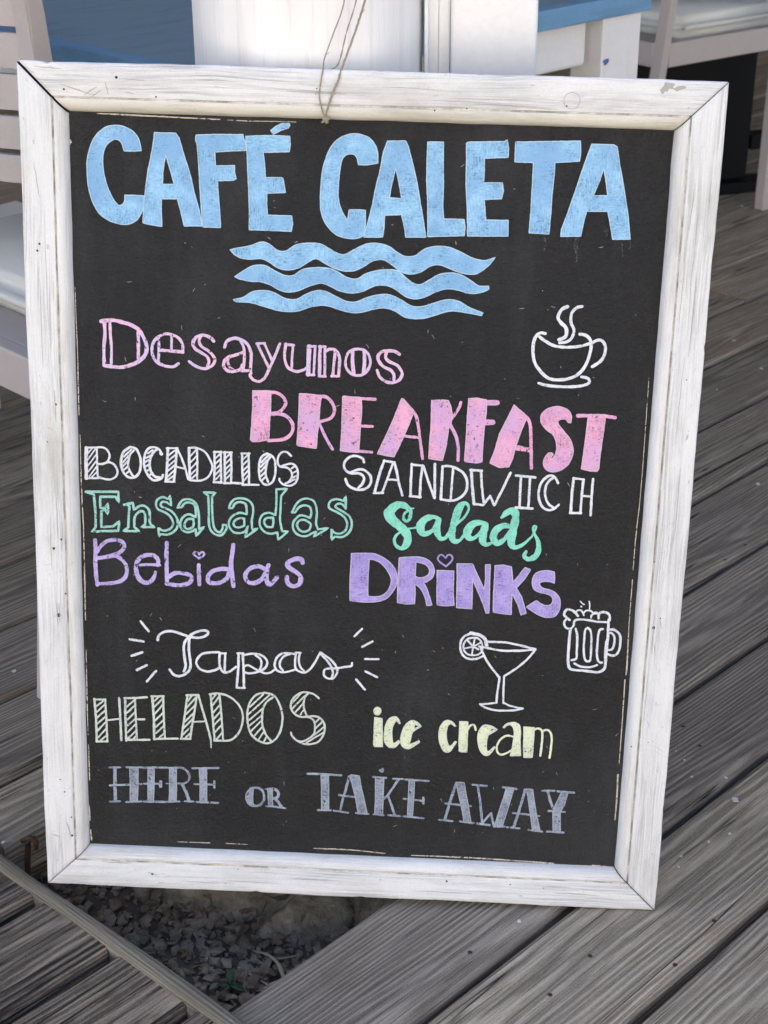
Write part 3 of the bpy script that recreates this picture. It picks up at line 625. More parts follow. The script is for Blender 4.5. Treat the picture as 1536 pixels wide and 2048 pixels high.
DATA = """
@lettering|blue|pale blue painted first word of the shop name
F -1966,7116* -1985,7207 -2031,7271 -2105,7310 -2183,7322 -2267,7305 -2343,7248 -2399,7161 -2436,7035 -2442,6916 -2432,6783 -2398,6663 -2345,6571 -2264,6513 -2162,6483 -2086,6485 -2017,6521 -1975,6583 -1953,6644 -1949,6732* -2034,6735 -2116,6733* -2119,6686 -2138,6652 -2175,6641* -2226,6709 -2271,6815 -2296,6920 -2304,7013 -2292,7099 -2257,7166 -2202,7200 -2161,7201 -2134,7169 -2115,7108* -2041,7109
P -1849,7270 -1864,7171 -1883,7065 -1907,6972 -1930,6826 -1948,6691 -1962,6500 -1887,6485 -1794,6474 -1799,6616 -1795,6712 -1658,6717 -1632,6621 -1599,6485 -1441,6490 -1467,6627 -1508,6772 -1534,6891 -1561,6983 -1607,7127 -1638,7233 -1666,7272 ;P -1756,7089 -1781,6937 -1786,6837 -1683,6840 -1724,6985
P -1491,7261 -1495,7222 -1481,7170 -1472,7052 -1463,6880 -1452,6681 -1437,6482 -1280,6482 -1288,6632 -1299,6766 -1307,6881 -1167,6890 -1144,6904 -1158,6963 -1158,7016 -1323,7008 -1330,7125 -1188,7137 -1059,7146 -1062,7212 -1080,7241 -1087,7278 -1323,7272
P -1060,7264 -865,7278 -683,7276 -678,7202 -686,7146 -911,7135 -897,7031 -889,6922 -754,6927 -736,6917 -726,6857 -714,6801 -877,6789 -877,6699 -870,6602 -658,6603 -650,6532 -660,6469 -845,6472 -1030,6471 -1028,6614 -1035,6801 -1044,6960 -1050,7118 -1060,7222
P -849,7320 -805,7354 -758,7378 -691,7384 -683,7367 -697,7344 -758,7323 -825,7288
@lettering|blue|pale blue painted second word of the shop name
F 79,7076* 74,7166 45,7237 -12,7289 -96,7313 -178,7307 -270,7263 -333,7189 -377,7079 -403,6952 -412,6732 -397,6622 -358,6541 -291,6469 -215,6434 -121,6424 -55,6439 -28,6468 -15,6561 -18,6672* -89,6675 -160,6671* -171,6575* -220,6656 -254,6756 -256,6884 -246,7011 -226,7102 -184,7140 -128,7141 -100,7106 -89,7056* -6,7059
P 155,7262 311,7268 337,7219 378,7085 425,6905 470,6688 516,6458 338,6452 326,6535 294,6645 151,6635 148,6530 138,6446 -27,6440 -2,6543 40,6710 64,6857 97,7004 124,7167 ;P 235,7041 203,6898 187,6785 294,6783 268,6900
P 501,7265 637,7269 640,7093 651,6913 651,6730 663,6620 842,6622 852,6553 848,6482 531,6464 521,6726 503,6944 500,7125
P 832,7265 853,7276 1156,7289 1179,7304 1193,7237 1194,7159 992,7144 997,7032 994,6938 1155,6943 1168,6875 1156,6807 1008,6797 1018,6705 1028,6623 1221,6626 1228,6491 876,6480 864,6700 843,6919 839,7100
P 1251,7288 1476,7299 1801,7313 1811,7220 1806,7145 1596,7127 1598,7033 1589,6888 1586,6687 1581,6521 1409,6525 1413,6718 1414,6937 1413,7121 1253,7122
P 1901,7291 2089,7291 2118,7274 2146,7141 2184,6998 2218,6854 2251,6709 2286,6499 2134,6493 2112,6594 2074,6731 1893,6725 1876,6642 1857,6512 1684,6503 1686,6562 1733,6710 1786,6894 1830,7059 1878,7222 ;P 2015,7092 1983,6973 1941,6858 2065,6863 2044,6975
@wave_drawing|blue|three stacked pale blue wavy bands
F -1197,6292* -1131,6310 -1031,6330 -915,6370 -849,6349 -782,6302 -707,6297 -617,6354 -501,6374 -402,6368 -318,6326 -251,6291 -185,6286 -103,6333 -5,6381 94,6392 193,6368 278,6313 345,6286 427,6294 507,6354 605,6381 721,6377 821,6340 922,6294 1030,6273 1128,6304* 1073,6233 994,6168 929,6149 829,6159 745,6189 644,6222 562,6208 481,6155 391,6133 308,6150 231,6205 156,6248 65,6240 -17,6188 -99,6147 -198,6141 -299,6170 -374,6209 -441,6240 -515,6204 -598,6152 -697,6132 -781,6151 -847,6193 -923,6224 -1014,6216 -1097,6223 -1156,6249*
F -1155,6058* -1080,6111 -997,6158 -897,6167 -814,6128 -730,6090 -647,6084 -564,6137 -465,6160 -332,6161 -248,6131 -164,6084 -80,6075 1,6123 100,6154 199,6166 283,6157 351,6101 419,6054 485,6045 567,6092 648,6140 763,6157 847,6135 931,6088 999,6049 1082,6052* 1076,6018 986,5986 903,5983 819,6006 719,6015 621,5986 523,5936 440,5917 356,5936 271,5991 187,6026 87,6021 -11,5973 -111,5949 -228,5965 -312,6004 -396,6026 -495,5998 -595,5953 -678,5938 -762,5955 -846,5999 -930,6021 -1030,6024 -1113,6040*
F -1167,5855* -1080,5878 -996,5931 -879,5946 -795,5924 -711,5882 -611,5877 -528,5922 -428,5962 -344,5953 -260,5914 -159,5873 -76,5874 7,5910 106,5940 206,5947 307,5909 409,5854 509,5852 608,5886 723,5920 823,5910 925,5855 1044,5814* 1032,5789* 911,5809 760,5821 645,5787 530,5749 430,5742 345,5756 260,5807 159,5828 60,5808 -40,5780 -123,5777 -224,5798 -309,5824 -392,5831 -492,5811 -576,5778 -660,5766 -760,5771 -895,5804 -1012,5833 -1147,5837*
@lettering|pinkline|thin pink outlined word Desayunos
L30 -2324,5617 -2320,5493 -2332,5393 -2333,5222
L30 -2019,5539 -2021,5414 -2023,5293
L26 -2272,5624 -2272,5505 -2264,5395 -2268,5244
L34 -2352,5620 -2252,5633 -2163,5618 -2084,5596 -2015,5554 -1977,5495 -1950,5426 -1951,5356 -1980,5305 -2030,5263 -2101,5230 -2181,5209 -2261,5214 -2331,5220
S28 -1622,5368 -1710,5373 -1834,5380
L26 -1622,5363 -1622,5428 -1644,5477 -1688,5511 -1768,5528 -1837,5500 -1883,5449 -1899,5388 -1890,5318 -1850,5264 -1781,5236 -1711,5232 -1661,5261
L24 -1836,5495 -1837,5390 -1842,5275
L24 -1720,5504 -1724,5384
L28 -1343,5476 -1376,5509 -1440,5528 -1505,5502 -1530,5451 -1510,5402 -1451,5366 -1401,5331 -1387,5286 -1402,5250
L26 -1460,5514 -1475,5473 -1451,5424 -1391,5386 -1352,5348 -1334,5303 -1357,5257 -1422,5224 -1501,5242 -1566,5285
L28 -1247,5426 -1222,5482 -1153,5510 -1084,5492 -1034,5449 -1009,5380 -1009,5300 -1015,5224
S24 -1093,5219 -1008,5222
L26 -1103,5491 -1074,5428 -1068,5338 -1078,5227
L28 -1073,5388 -1143,5360 -1212,5337 -1247,5301 -1254,5256 -1222,5216 -1163,5208 -1108,5231 -1083,5277
L24 -1212,5337 -1217,5292 -1197,5242 -1163,5219
L24 -954,5466 -899,5353 -849,5255
L22 -890,5469 -850,5385 -819,5316
S22 -959,5468 -887,5474
L26 -751,5474 -800,5347 -849,5235 -883,5163 -932,5126 -987,5139 -1018,5178 -1008,5199
L26 -697,5476 -708,5390 -700,5310 -665,5251 -595,5229 -535,5246 -506,5267
S26 -702,5470 -628,5465
L22 -633,5468 -641,5353 -643,5252
L40 -489,5458 -492,5348 -495,5207
L22 -435,5460 -440,5350 -445,5204
S24 -499,5460 -430,5462
S24 -503,5202 -440,5204
L30 -390,5462 -393,5342 -391,5201
L24 -349,5463 -347,5343 -346,5197
S22 -400,5461 -343,5463
S22 -397,5193 -338,5193
L26 -345,5418 -311,5440 -261,5438 -226,5398 -214,5328 -222,5202
L26 -256,5426 -264,5326 -274,5200
S24 -284,5198 -217,5200
L24 -54,5452 5,5441 46,5397 60,5333 40,5267 1,5225 -53,5211 -108,5226 -149,5270 -163,5330 -147,5400 -108,5440 -54,5452
L32 -101,5427 -99,5332 -86,5227
L32 4,5431 8,5336 3,5235
L28 317,5417 277,5441 223,5446 164,5437 130,5400 131,5355 177,5302 238,5274 273,5235 275,5185
L28 203,5428 195,5383 235,5344 296,5321 331,5282 348,5238 325,5187 271,5159 201,5167 145,5210 124,5265
@lettering|pink|pink block word BREAKFAST
P -993,5040 -833,5045 -827,5006 -828,4869 -836,4754 -843,4593 -925,4572 -993,4566 -1010,4586 -999,4748 -991,4920
L29 -850,5030 -771,5025 -715,4987 -694,4931 -720,4879 -759,4849 -837,4832
L32 -837,4829 -736,4832 -668,4801 -628,4739 -633,4670 -677,4616 -745,4591 -846,4581
P -571,5029 -481,5028 -370,5017 -384,4908 -388,4794 -402,4655 -408,4526 -496,4536 -575,4545 -587,4556 -578,4729 -572,4901
L29 -403,5008 -336,5007 -285,4969 -254,4908 -260,4844 -299,4803 -377,4777
L27 -387,4760 -329,4635 -262,4522
P -180,5013 -169,5021 -13,5008 -5,4922 -12,4762 -17,4635 -23,4502 -101,4505 -192,4513 -184,4664 -182,4836
S29 -102,5004 110,5001
S27 -23,4750 95,4749
S25 -57,4516 95,4509
P 349,5017 458,4900 454,4871 424,4779 388,4685 351,4592 299,4474 226,4483 146,4497 199,4621 262,4772 313,4912
L27 360,5007 476,4878 508,4770 529,4645 558,4466
S27 365,4675 512,4661
P 619,5009 712,5018 771,5014 797,4955 812,4872 803,4800 782,4750 770,4605 740,4457 681,4461 613,4471 616,4623 624,4805
L28 882,5000 862,4934 785,4817
L29 791,4799 849,4693 877,4585 880,4463
P 951,5039 1026,5047 1114,5033 1115,4907 1104,4763 1099,4617 1098,4459 1054,4445 947,4453 939,4465 944,4660 946,4877
S47 1028,5002 1209,5009
S50 1083,4824 1177,4828
P 1361,4994 1453,4920 1474,4861 1438,4763 1399,4629 1376,4506 1345,4420 1257,4410 1169,4449 1213,4585 1241,4720 1283,4818
L29 1441,4919 1504,4850 1524,4742 1535,4597 1548,4415
S45 1376,4604 1525,4583
F 1878,4852* 1880,4912 1847,4965 1787,4992 1729,4994 1660,4970 1616,4926 1605,4878 1622,4824 1672,4772 1733,4726 1762,4642 1760,4570 1740,4520 1717,4513 1722,4532 1738,4551 1719,4568 1685,4555 1658,4505 1655,4456 1682,4408 1742,4388 1812,4407 1879,4465 1909,4539 1913,4612 1882,4695 1825,4766 1774,4824 1760,4859 1782,4878 1829,4880 1854,4853
P 2030,4929 2181,4938 2181,4851 2172,4731 2160,4561 2157,4433 2142,4408 2071,4411 1999,4427 2008,4555 2019,4737 2027,4881
L33 1937,4918 2060,4922 2176,4923 2270,4912
@lettering|white|white hatched word BOCADILLOS
S32 -2515,4450 -2522,4339 -2523,4161
S19 -2418,4454 -2420,4321 -2416,4173
S17 -2523,4450 -2418,4458
S18 -2530,4161 -2407,4168
S13 -2504,4340 -2429,4446
S13 -2506,4281 -2420,4395
S13 -2503,4225 -2421,4336
S13 -2495,4181 -2423,4277
S13 -2472,4174 -2419,4232
S13 -2502,4399 -2458,4453
L19 -2418,4458 -2364,4460 -2322,4436 -2302,4385 -2321,4332 -2361,4305 -2411,4303
L20 -2361,4309 -2303,4322 -2260,4298 -2233,4247 -2244,4194 -2292,4163 -2343,4161 -2407,4177
L23 -2113,4473 -2171,4427 -2194,4359 -2196,4293 -2175,4227 -2133,4188 -2082,4187 -2038,4225 -2017,4292 -2018,4366 -2039,4432 -2070,4467 -2113,4473
L20 -2078,4445 -2114,4399 -2132,4332 -2126,4266 -2100,4215 -2082,4197
L16 -2172,4379 -2099,4451
L16 -2181,4323 -2129,4391
L16 -2185,4286 -2134,4340
L16 -2178,4249 -2138,4288
L16 -2154,4220 -2125,4244
L21 -1820,4418 -1848,4461 -1898,4480 -1949,4461 -1978,4405 -1988,4345 -1980,4272 -1952,4213 -1910,4170 -1874,4168 -1830,4188 -1815,4222
L23 -1855,4468 -1899,4430 -1928,4370 -1935,4303 -1919,4237 -1884,4201 -1837,4195
L33 -1831,4425 -1826,4419
L17 -1971,4375 -1928,4399
L17 -1975,4338 -1936,4362
L17 -1973,4294 -1936,4318
L17 -1966,4250 -1926,4274
L18 -1945,4206 -1909,4237
L17 -1949,4420 -1906,4452
S24 -1766,4475 -1774,4331 -1787,4160
S23 -1687,4478 -1695,4334 -1714,4163
S17 -1778,4475 -1676,4479
S18 -1796,4158 -1707,4160
S16 -1763,4405 -1698,4459
S16 -1767,4354 -1698,4415
S16 -1768,4302 -1702,4364
S16 -1772,4257 -1703,4319
S16 -1772,4205 -1710,4267
S16 -1773,4176 -1715,4215
L19 -1683,4478 -1641,4388 -1606,4286 -1582,4191
S17 -1696,4305 -1617,4289
S24 -1572,4486 -1570,4339 -1564,4184
S19 -1499,4471 -1496,4332 -1499,4191
L19 -1577,4483 -1527,4489 -1477,4480 -1420,4445 -1385,4388 -1360,4322 -1371,4263 -1407,4209 -1464,4181 -1529,4178 -1569,4181
S15 -1564,4403 -1506,4471
S15 -1564,4344 -1503,4412
S15 -1561,4285 -1501,4354
S15 -1558,4233 -1501,4294
S15 -1551,4196 -1502,4243
S20 -1338,4459 -1338,4316 -1344,4167
S19 -1281,4461 -1281,4318 -1278,4170
S19 -1345,4455 -1274,4459
S20 -1349,4171 -1272,4170
S16 -1331,4397 -1284,4443
S16 -1331,4345 -1284,4391
S16 -1331,4294 -1284,4340
S16 -1331,4242 -1285,4295
S16 -1328,4197 -1285,4244
S21 -1245,4459 -1245,4163
S20 -1188,4458 -1184,4307 -1188,4173
S17 -1256,4455 -1179,4458
S20 -1252,4163 -1170,4169 -1098,4169
S16 -1238,4401 -1195,4446
S16 -1238,4349 -1195,4395
S16 -1238,4297 -1195,4343
S16 -1238,4245 -1195,4299
S16 -1238,4201 -1195,4247
S21 -1086,4454 -1085,4311 -1076,4155
S20 -1027,4456 -1023,4313 -1022,4172
S17 -1095,4452 -1016,4455
S19 -1083,4155 -1004,4160 -933,4161
S15 -1077,4396 -1033,4442
S15 -1077,4344 -1033,4390
S15 -1073,4293 -1032,4338
S15 -1073,4241 -1032,4294
S15 -1069,4196 -1032,4242
L20 -859,4461 -906,4428 -928,4368 -931,4294 -922,4221 -890,4174 -854,4165 -811,4188 -786,4248 -780,4322 -787,4396 -813,4439 -859,4461
L21 -827,4431 -855,4386 -868,4319 -867,4252 -847,4194
S19 -909,4376 -841,4449
S19 -916,4332 -862,4393
S19 -915,4288 -873,4341
S19 -912,4243 -872,4289
S19 -901,4207 -872,4237
L19 -638,4446 -670,4477 -706,4483 -742,4460 -762,4404 -755,4360 -726,4339 -683,4337 -647,4316 -629,4276 -635,4232 -667,4193
L19 -726,4347 -669,4367 -626,4373 -590,4344 -575,4293 -578,4234 -603,4185 -653,4164 -710,4177 -739,4206 -743,4228
S17 -633,4328 -598,4352
S17 -622,4284 -583,4308
S17 -625,4240 -582,4263
S17 -653,4201 -603,4226
S17 -689,4185 -639,4202
@lettering|white|white double line word SANDWICH
L23 27,4411 10,4448 -46,4468 -102,4456 -145,4413 -154,4363 -131,4322 -83,4303 -26,4306 14,4291 31,4254 16,4207 -19,4168
L23 -99,4307 -35,4338 21,4341 70,4309 95,4265 89,4206 49,4163 -15,4148 -79,4166 -121,4202 -138,4247
S24 211,4435 181,4343 159,4259 131,4128
S21 291,4413 247,4271 203,4135
S21 207,4431 307,4422
S21 123,4122 207,4129
L23 303,4422 330,4324 354,4216 387,4113
S20 252,4258 335,4256
S24 463,4412 460,4262 461,4112
S23 560,4399 548,4266 546,4099
S21 459,4407 564,4401
S21 454,4108 554,4103
S23 568,4399 617,4260 679,4100
S23 672,4420 677,4262 683,4100
S24 743,4402 741,4265 740,4090
S21 840,4389 834,4244 829,4085
L23 740,4397 795,4406 868,4386 934,4343 968,4282 972,4199 943,4139 888,4095 825,4080 740,4088
S26 1006,4377 1021,4218 1045,4054
S22 1093,4371 1108,4221 1132,4071
S22 1041,4058 1122,4049
S22 1129,4049 1187,4138
S22 1187,4138 1229,4053
S23 997,4376 1101,4374
S23 1233,4057 1281,4168 1362,4365
S23 1413,4341 1587,4330
S23 1425,4039 1579,4034
S23 1459,4334 1458,4192 1461,4045
S23 1542,4329 1542,4186 1541,4043
L23 1797,4283 1769,4333 1727,4353 1679,4325 1641,4268 1627,4190 1637,4112 1670,4053 1721,4025 1771,4035 1818,4080
L22 1753,4333 1706,4288 1685,4218 1694,4141 1726,4081 1774,4048
S26 1938,4335 1930,4202 1930,4011
S23 2026,4326 2021,4205 2018,4010
S23 2112,4334 2110,4174 2113,3992
S20 1934,4335 2030,4326
S20 2028,4171 2111,4170
S22 1924,4006 2024,4008
@lettering|mintline|mint green outlined word Ensaladas
S23 -2532,4032 -2383,4038 -2230,4044 -2231,4000 -2226,3942 -2257,3995 -2397,3989 -2401,3939 -2400,3880 -2356,3882 -2329,3928 -2331,3824 -2356,3864 -2392,3853 -2394,3776 -2395,3698 -2285,3707 -2227,3759 -2232,3709 -2238,3667 -2366,3659 -2485,3648 -2448,3691 -2445,3828 -2458,4009 -2532,4032
L23 -2180,3921* -2096,3942* -2089,3874* -2035,3913 -1983,3915 -1944,3866 -1941,3757 -1898,3716* -2021,3711* -1986,3737* -1984,3819 -2001,3864 -2041,3858 -2081,3806 -2087,3710* -2044,3672* -2189,3667* -2144,3703* -2138,3813 -2132,3913 -2180,3919*
L21 -1742,3933* -1750,4028* -1768,3991* -1816,4008 -1868,3983 -1882,3932 -1861,3888 -1800,3863 -1748,3820 -1726,3766 -1740,3719 -1784,3690 -1828,3688 -1863,3710* -1860,3628* -1842,3651* -1776,3649 -1714,3684 -1683,3740 -1691,3813 -1738,3875 -1799,3904 -1838,3925 -1825,3962 -1781,3959 -1742,3933*
L21 -1681,3913* -1646,3919* -1615,3957 -1571,3967 -1528,3946 -1515,3893 -1515,3829* -1581,3854 -1634,3820 -1661,3759 -1643,3705 -1600,3679 -1547,3691 -1516,3715* -1512,3646* -1437,3736* -1485,3711* -1483,3794 -1489,3875 -1510,3956 -1562,3995 -1624,3992 -1659,3959 -1681,3913*
L21 -1537,3810* -1590,3803 -1621,3752 -1600,3711 -1556,3722 -1533,3755 -1537,3810*
L21 -1436,4069* -1331,4070* -1362,4034* -1362,3917 -1354,3781 -1336,3717 -1292,3692 -1266,3729 -1266,3766* -1231,3763* -1231,3722 -1275,3665 -1328,3667 -1376,3707 -1393,3779 -1393,3916 -1398,4038* -1436,4069*
L21 -1205,3928* -1174,3929* -1148,3975 -1100,3991 -1056,3974 -1043,3929 -1043,3875* -1109,3886 -1170,3856 -1205,3800 -1200,3741 -1161,3697 -1108,3692 -1056,3710 -1030,3766* -1055,3651* -938,3742* -990,3727* -995,3813 -982,3896 -991,3968 -1030,4011 -1091,4027 -1152,4016 -1192,3973 -1205,3928*
L21 -1065,3833* -1117,3831 -1161,3797 -1156,3757 -1117,3744 -1065,3765* -1065,3833*
L20 -770,4125* -671,4134* -726,4064* -730,3942 -733,3833 -714,3724* -657,3726* -748,3640* -758,3713* -810,3697 -872,3709 -916,3762 -921,3825 -890,3881 -829,3897 -777,3876* -769,3986 -770,4125*
L21 -798,3853* -855,3846 -881,3809 -855,3764 -802,3762* -794,3812 -798,3853*
L20 -625,3910* -594,3911* -560,3962 -508,3982 -460,3966 -446,3917 -454,3862* -533,3886 -589,3852 -614,3792 -601,3729 -548,3690 -486,3688 -434,3717 -395,3737* -421,3681* -287,3773* -383,3756* -401,3819 -394,3919 -413,4009 -457,4043 -518,4045 -578,4002 -625,3910*
L21 -458,3816 -506,3842 -558,3831 -575,3784 -548,3740 -504,3728 -461,3752 -449,3799 -458,3816
L21 -130,3966* -132,4083* -149,4037* -205,4053 -266,4037 -287,3991 -269,3956 -203,3926 -141,3884 -113,3821 -129,3757 -181,3723 -234,3734 -256,3765* -254,3660* -224,3694* -154,3692 -94,3740 -70,3814 -89,3886 -142,3929 -203,3963 -226,3984 -204,4008 -161,4005 -130,3966*
@lettering|mint|mint green brush script word Salads
L0 406,3885,28 431,3864,28 460,3893,33 468,3950,35 451,3985,44 396,4019,55 337,4014,68 285,3965,93 272,3919,101 310,3865,90 365,3822,86 426,3762,83 450,3701,78 436,3638,67 394,3602,44 344,3628,31 326,3679,27 346,3731,24 378,3757,20
L0 406,3880,22 410,3936,22 446,3971,22
L0 462,3989,18 494,3992,13
L0 441,3793,15 527,3811,20 548,3835,33
L0 723,3904,33 669,3918,44 605,3893,66 564,3835,79 572,3774,72 610,3752,55 674,3789,35 704,3847,33 724,3892,44
L0 729,3893,46 715,3825,64 723,3757,61 752,3713,44 795,3720,33 825,3772,22
L0 825,3772,22 876,3842,28 959,3924,22 998,4004,22 980,4054,31 943,4053,46 907,4006,79 884,3921,73 861,3830,66 854,3740,66 883,3690,50 936,3709,28 971,3767,22
L0 1166,3865,42 1111,3880,46 1048,3866,68 1002,3808,79 999,3746,66 1043,3725,44 1096,3761,33 1146,3831,35
L0 1161,3859,57 1143,3785,68 1141,3706,66 1170,3673,44 1218,3686,28
L0 1392,3852,42 1327,3860,49 1260,3818,68 1236,3744,68 1272,3689,55 1334,3725,42 1384,3806,35
L0 1302,3938,27 1353,3990,55 1406,4004,66 1430,3954,72 1419,3853,79 1403,3751,75 1407,3683,66 1446,3656,50 1519,3693,31 1591,3769,20
L0 1591,3769,18 1614,3827,20 1623,3861,22 1601,3866,22 1598,3832,22 1611,3793,26 1647,3726,39 1657,3647,50 1634,3578,55 1571,3547,50 1531,3574,39 1545,3620,28
@lettering|lilac|worn lilac word Bebidas with a heart over the i
L36 -2456,3566 -2456,3435 -2459,3309 -2454,3206 -2446,3128
L36 -2438,3457 -2412,3502 -2355,3556 -2284,3577 -2228,3572 -2190,3548 -2188,3504 -2224,3459 -2273,3435 -2344,3410 -2429,3392
L36 -2351,3409 -2273,3420 -2218,3393 -2173,3336 -2164,3270 -2186,3209 -2236,3170 -2329,3148 -2449,3139
S27 -2040,3341 -1945,3349 -1853,3347
L0 -1874,3345,36 -1870,3392,40 -1901,3435,43 -1957,3444,36 -2021,3423,40 -2064,3377,42 -2079,3317,40 -2066,3237,45 -2032,3186,47 -1983,3166,49 -1933,3190,43 -1904,3243,33 -1896,3277,26
L37 -1786,3568 -1790,3462 -1790,3351 -1789,3170
L38 -1778,3226 -1714,3273 -1629,3275 -1566,3254 -1558,3213 -1595,3175 -1673,3155 -1750,3161 -1792,3167
L19 -1486,3429* -1534,3465 -1526,3484 -1501,3485 -1484,3463* -1468,3487 -1442,3488 -1440,3461 -1486,3429*
L38 -1490,3363 -1487,3279 -1484,3171
L40 -1165,3575 -1176,3483 -1187,3391 -1176,3284 -1165,3169
L41 -1205,3333 -1278,3334 -1352,3311 -1396,3267 -1403,3213 -1367,3191 -1293,3198 -1227,3243 -1205,3298
L41 -869,3350 -928,3375 -994,3357 -1041,3313 -1052,3258 -1022,3213 -964,3208 -898,3249 -862,3312
L41 -837,3390 -851,3328 -854,3251 -832,3198 -795,3223 -756,3274
L43 -520,3426 -528,3456 -579,3462 -637,3437 -662,3405 -636,3368 -577,3332 -537,3287 -543,3225 -590,3192 -642,3206 -664,3251 -664,3278
@lettering|purple|purple block word DRiNKS with a heart over the i
F -67,3537* 92,3545 159,3539 233,3504 301,3454 349,3386 364,3316 357,3238 316,3159 258,3100 172,3071 58,3063 -70,3072* -73,3171 -74,3312 -69,3453 ;F 99,3488* 154,3479 214,3447 270,3383 305,3314 307,3257 282,3186 237,3141 170,3121 100,3121* 94,3178 95,3319
F 377,3513* 471,3524 557,3527 624,3513 679,3469 708,3401 694,3337 652,3296 613,3277* 642,3222 671,3145 698,3061* 648,3052* 635,3115 603,3192 568,3236 532,3260* 537,3168 534,3065* 447,3061 373,3072* 372,3189 373,3366 ;F 534,3477* 586,3469 633,3447 661,3406 653,3363 617,3334 571,3325 531,3337* 532,3407
P 731,3405 887,3404 890,3317 889,3197 905,3066 815,3058 744,3063 736,3205 735,3310
L16 813,3443* 758,3480 733,3514 749,3549 778,3550 806,3524* 828,3556 861,3550 869,3516 848,3480 813,3443*
P 914,3476 1058,3480 1106,3377 1178,3234 1184,3342 1177,3477 1223,3479 1224,3343 1228,3190 1233,3004 1204,3001 1178,3079 1130,3186 1065,3329 1068,3183 1071,3038 927,3045 923,3177 920,3331
P 1265,3471 1340,3482 1416,3466 1433,3367 1441,3318 1496,3393 1543,3467 1596,3447 1549,3357 1474,3262 1530,3171 1579,3015 1529,2997 1498,3093 1437,3206 1437,3082 1441,2997 1364,3002 1271,3015 1264,3191 1267,3345
F 1822,3322* 1782,3336 1731,3337 1692,3324 1690,3297 1717,3272 1772,3259 1831,3234 1874,3186 1890,3125 1882,3055 1849,2999 1795,2983 1729,2990 1655,3026 1577,3078* 1621,3113 1666,3146* 1708,3117 1759,3100 1802,3113 1818,3153 1805,3191 1760,3216 1701,3225 1649,3246 1621,3291 1618,3352 1640,3406 1689,3435 1753,3445 1815,3433* 1823,3376
@lettering|white|white script word Tapas
L25 -1885,2597 -1869,2649 -1816,2683 -1747,2691 -1669,2671 -1596,2647 -1531,2636 -1462,2643 -1410,2673 -1410,2705 -1461,2710 -1531,2686 -1583,2647 -1627,2585 -1636,2511 -1628,2418 -1620,2344 -1638,2287
L25 -1583,2633 -1588,2513 -1576,2402 -1576,2327 -1612,2270 -1673,2239 -1734,2250 -1773,2300
L23 -1298,2498 -1376,2494 -1463,2472 -1511,2414 -1515,2367 -1481,2318 -1411,2297 -1341,2314 -1298,2340
L23 -1293,2489 -1298,2414 -1289,2340 -1254,2295 -1202,2306 -1137,2356
L22 -1241,2486 -1246,2398 -1246,2314
S21 -1291,2489 -1235,2491
S21 -1126,2496 -1070,2498
S23 -1115,2496 -1115,2366 -1132,2150
S23 -1076,2498 -1067,2368 -1062,2153
S20 -1134,2144 -1052,2144
L22 -1071,2480 -1006,2495 -937,2498 -876,2474 -841,2420 -858,2364 -910,2324 -1005,2297 -1062,2308
L20 -954,2485 -906,2445 -897,2390 -914,2338
L20 -1062,2364 -1023,2380 -979,2358 -927,2328
L20 -910,2324 -866,2305 -814,2312 -771,2344
L21 -582,2510 -642,2517 -703,2510 -754,2461 -771,2395 -758,2349 -718,2323 -658,2324 -576,2353
L21 -569,2525 -577,2441 -571,2367 -528,2332 -467,2334 -407,2402 -340,2535*
L21 -534,2526 -542,2452 -524,2378 -493,2347
L20 -625,2509 -685,2483 -719,2426 -719,2379 -693,2338
S18 -573,2526 -524,2527
L21 -340,2539 -279,2500 -226,2456 -182,2393 -176,2338 -206,2285 -249,2274 -293,2295 -302,2341 -277,2375 -182,2384 -95,2402 -44,2413 -36,2446
L20 -331,2517 -278,2463 -234,2400 -215,2336 -227,2289
@ray_mark|white|
S23 -2044,2779 -1968,2681
@ray_mark|white|
S23 -2151,2592 -2017,2576
@ray_mark|white|
S23 -2137,2424 -2032,2466
@ray_mark|white|
S23 -2087,2282 -1990,2337
@ray_mark|white|
S23 -1993,2169 -1904,2280
@ray_mark|white|
S21 -21,2714 50,2793
@ray_mark|white|
S21 55,2612 152,2669
@ray_mark|white|
S21 88,2489 213,2494
@ray_mark|white|
S21 92,2363 205,2310
@ray_mark|white|
S22 7,2276 92,2177
@cup_drawing|white|white line drawing of a steaming cup on a saucer
L28 1602,5649 1567,5654 1534,5638 1508,5591 1500,5520 1508,5439 1532,5369 1576,5312 1631,5261 1690,5239 1771,5239 1840,5254 1907,5289 1956,5343 1991,5421 2009,5498 2013,5562 2008,5591 1982,5631 1947,5650 1906,5654
L26 1552,5618 1612,5577 1683,5544 1759,5533 1845,5536 1930,5550 2003,5576
L26 2015,5577 2059,5604 2099,5606 2130,5572 2140,5520 2127,5455 2090,5407 2035,5367
L26 1568,5201 1624,5187 1705,5178 1833,5177 1925,5186 1988,5203 2018,5225 2008,5257 1972,5270 1946,5272
L30 1782,5895 1738,5871 1709,5824 1709,5783 1740,5744 1776,5711 1788,5665 1776,5623 1726,5598
L26 1910,5900 1868,5890 1830,5851 1817,5799 1826,5741 1849,5701 1849,5649 1823,5602 1779,5577 1733,5571
@cocktail_drawing|white|white line drawing of a cocktail glass with a citrus slice
L21 1074,2789 1018,2762 985,2711 979,2654 993,2592 1027,2550 1074,2533 1121,2534 1167,2550 1201,2570
L32 1071,2792 1127,2785 1174,2768 1211,2733 1228,2671
L18 1094,2749 1048,2735 1015,2693 1008,2649 1024,2606 1061,2577 1102,2572 1148,2580 1179,2607 1189,2645 1184,2682 1164,2725 1129,2748 1094,2749
S17 1101,2659 1046,2719
S17 1101,2659 1112,2738
S17 1101,2659 1171,2703
S17 1101,2659 1151,2634
S17 1101,2659 1092,2584
S17 1101,2659 1026,2641
L21 1235,2714 1316,2716 1403,2716 1491,2701 1591,2681 1685,2659
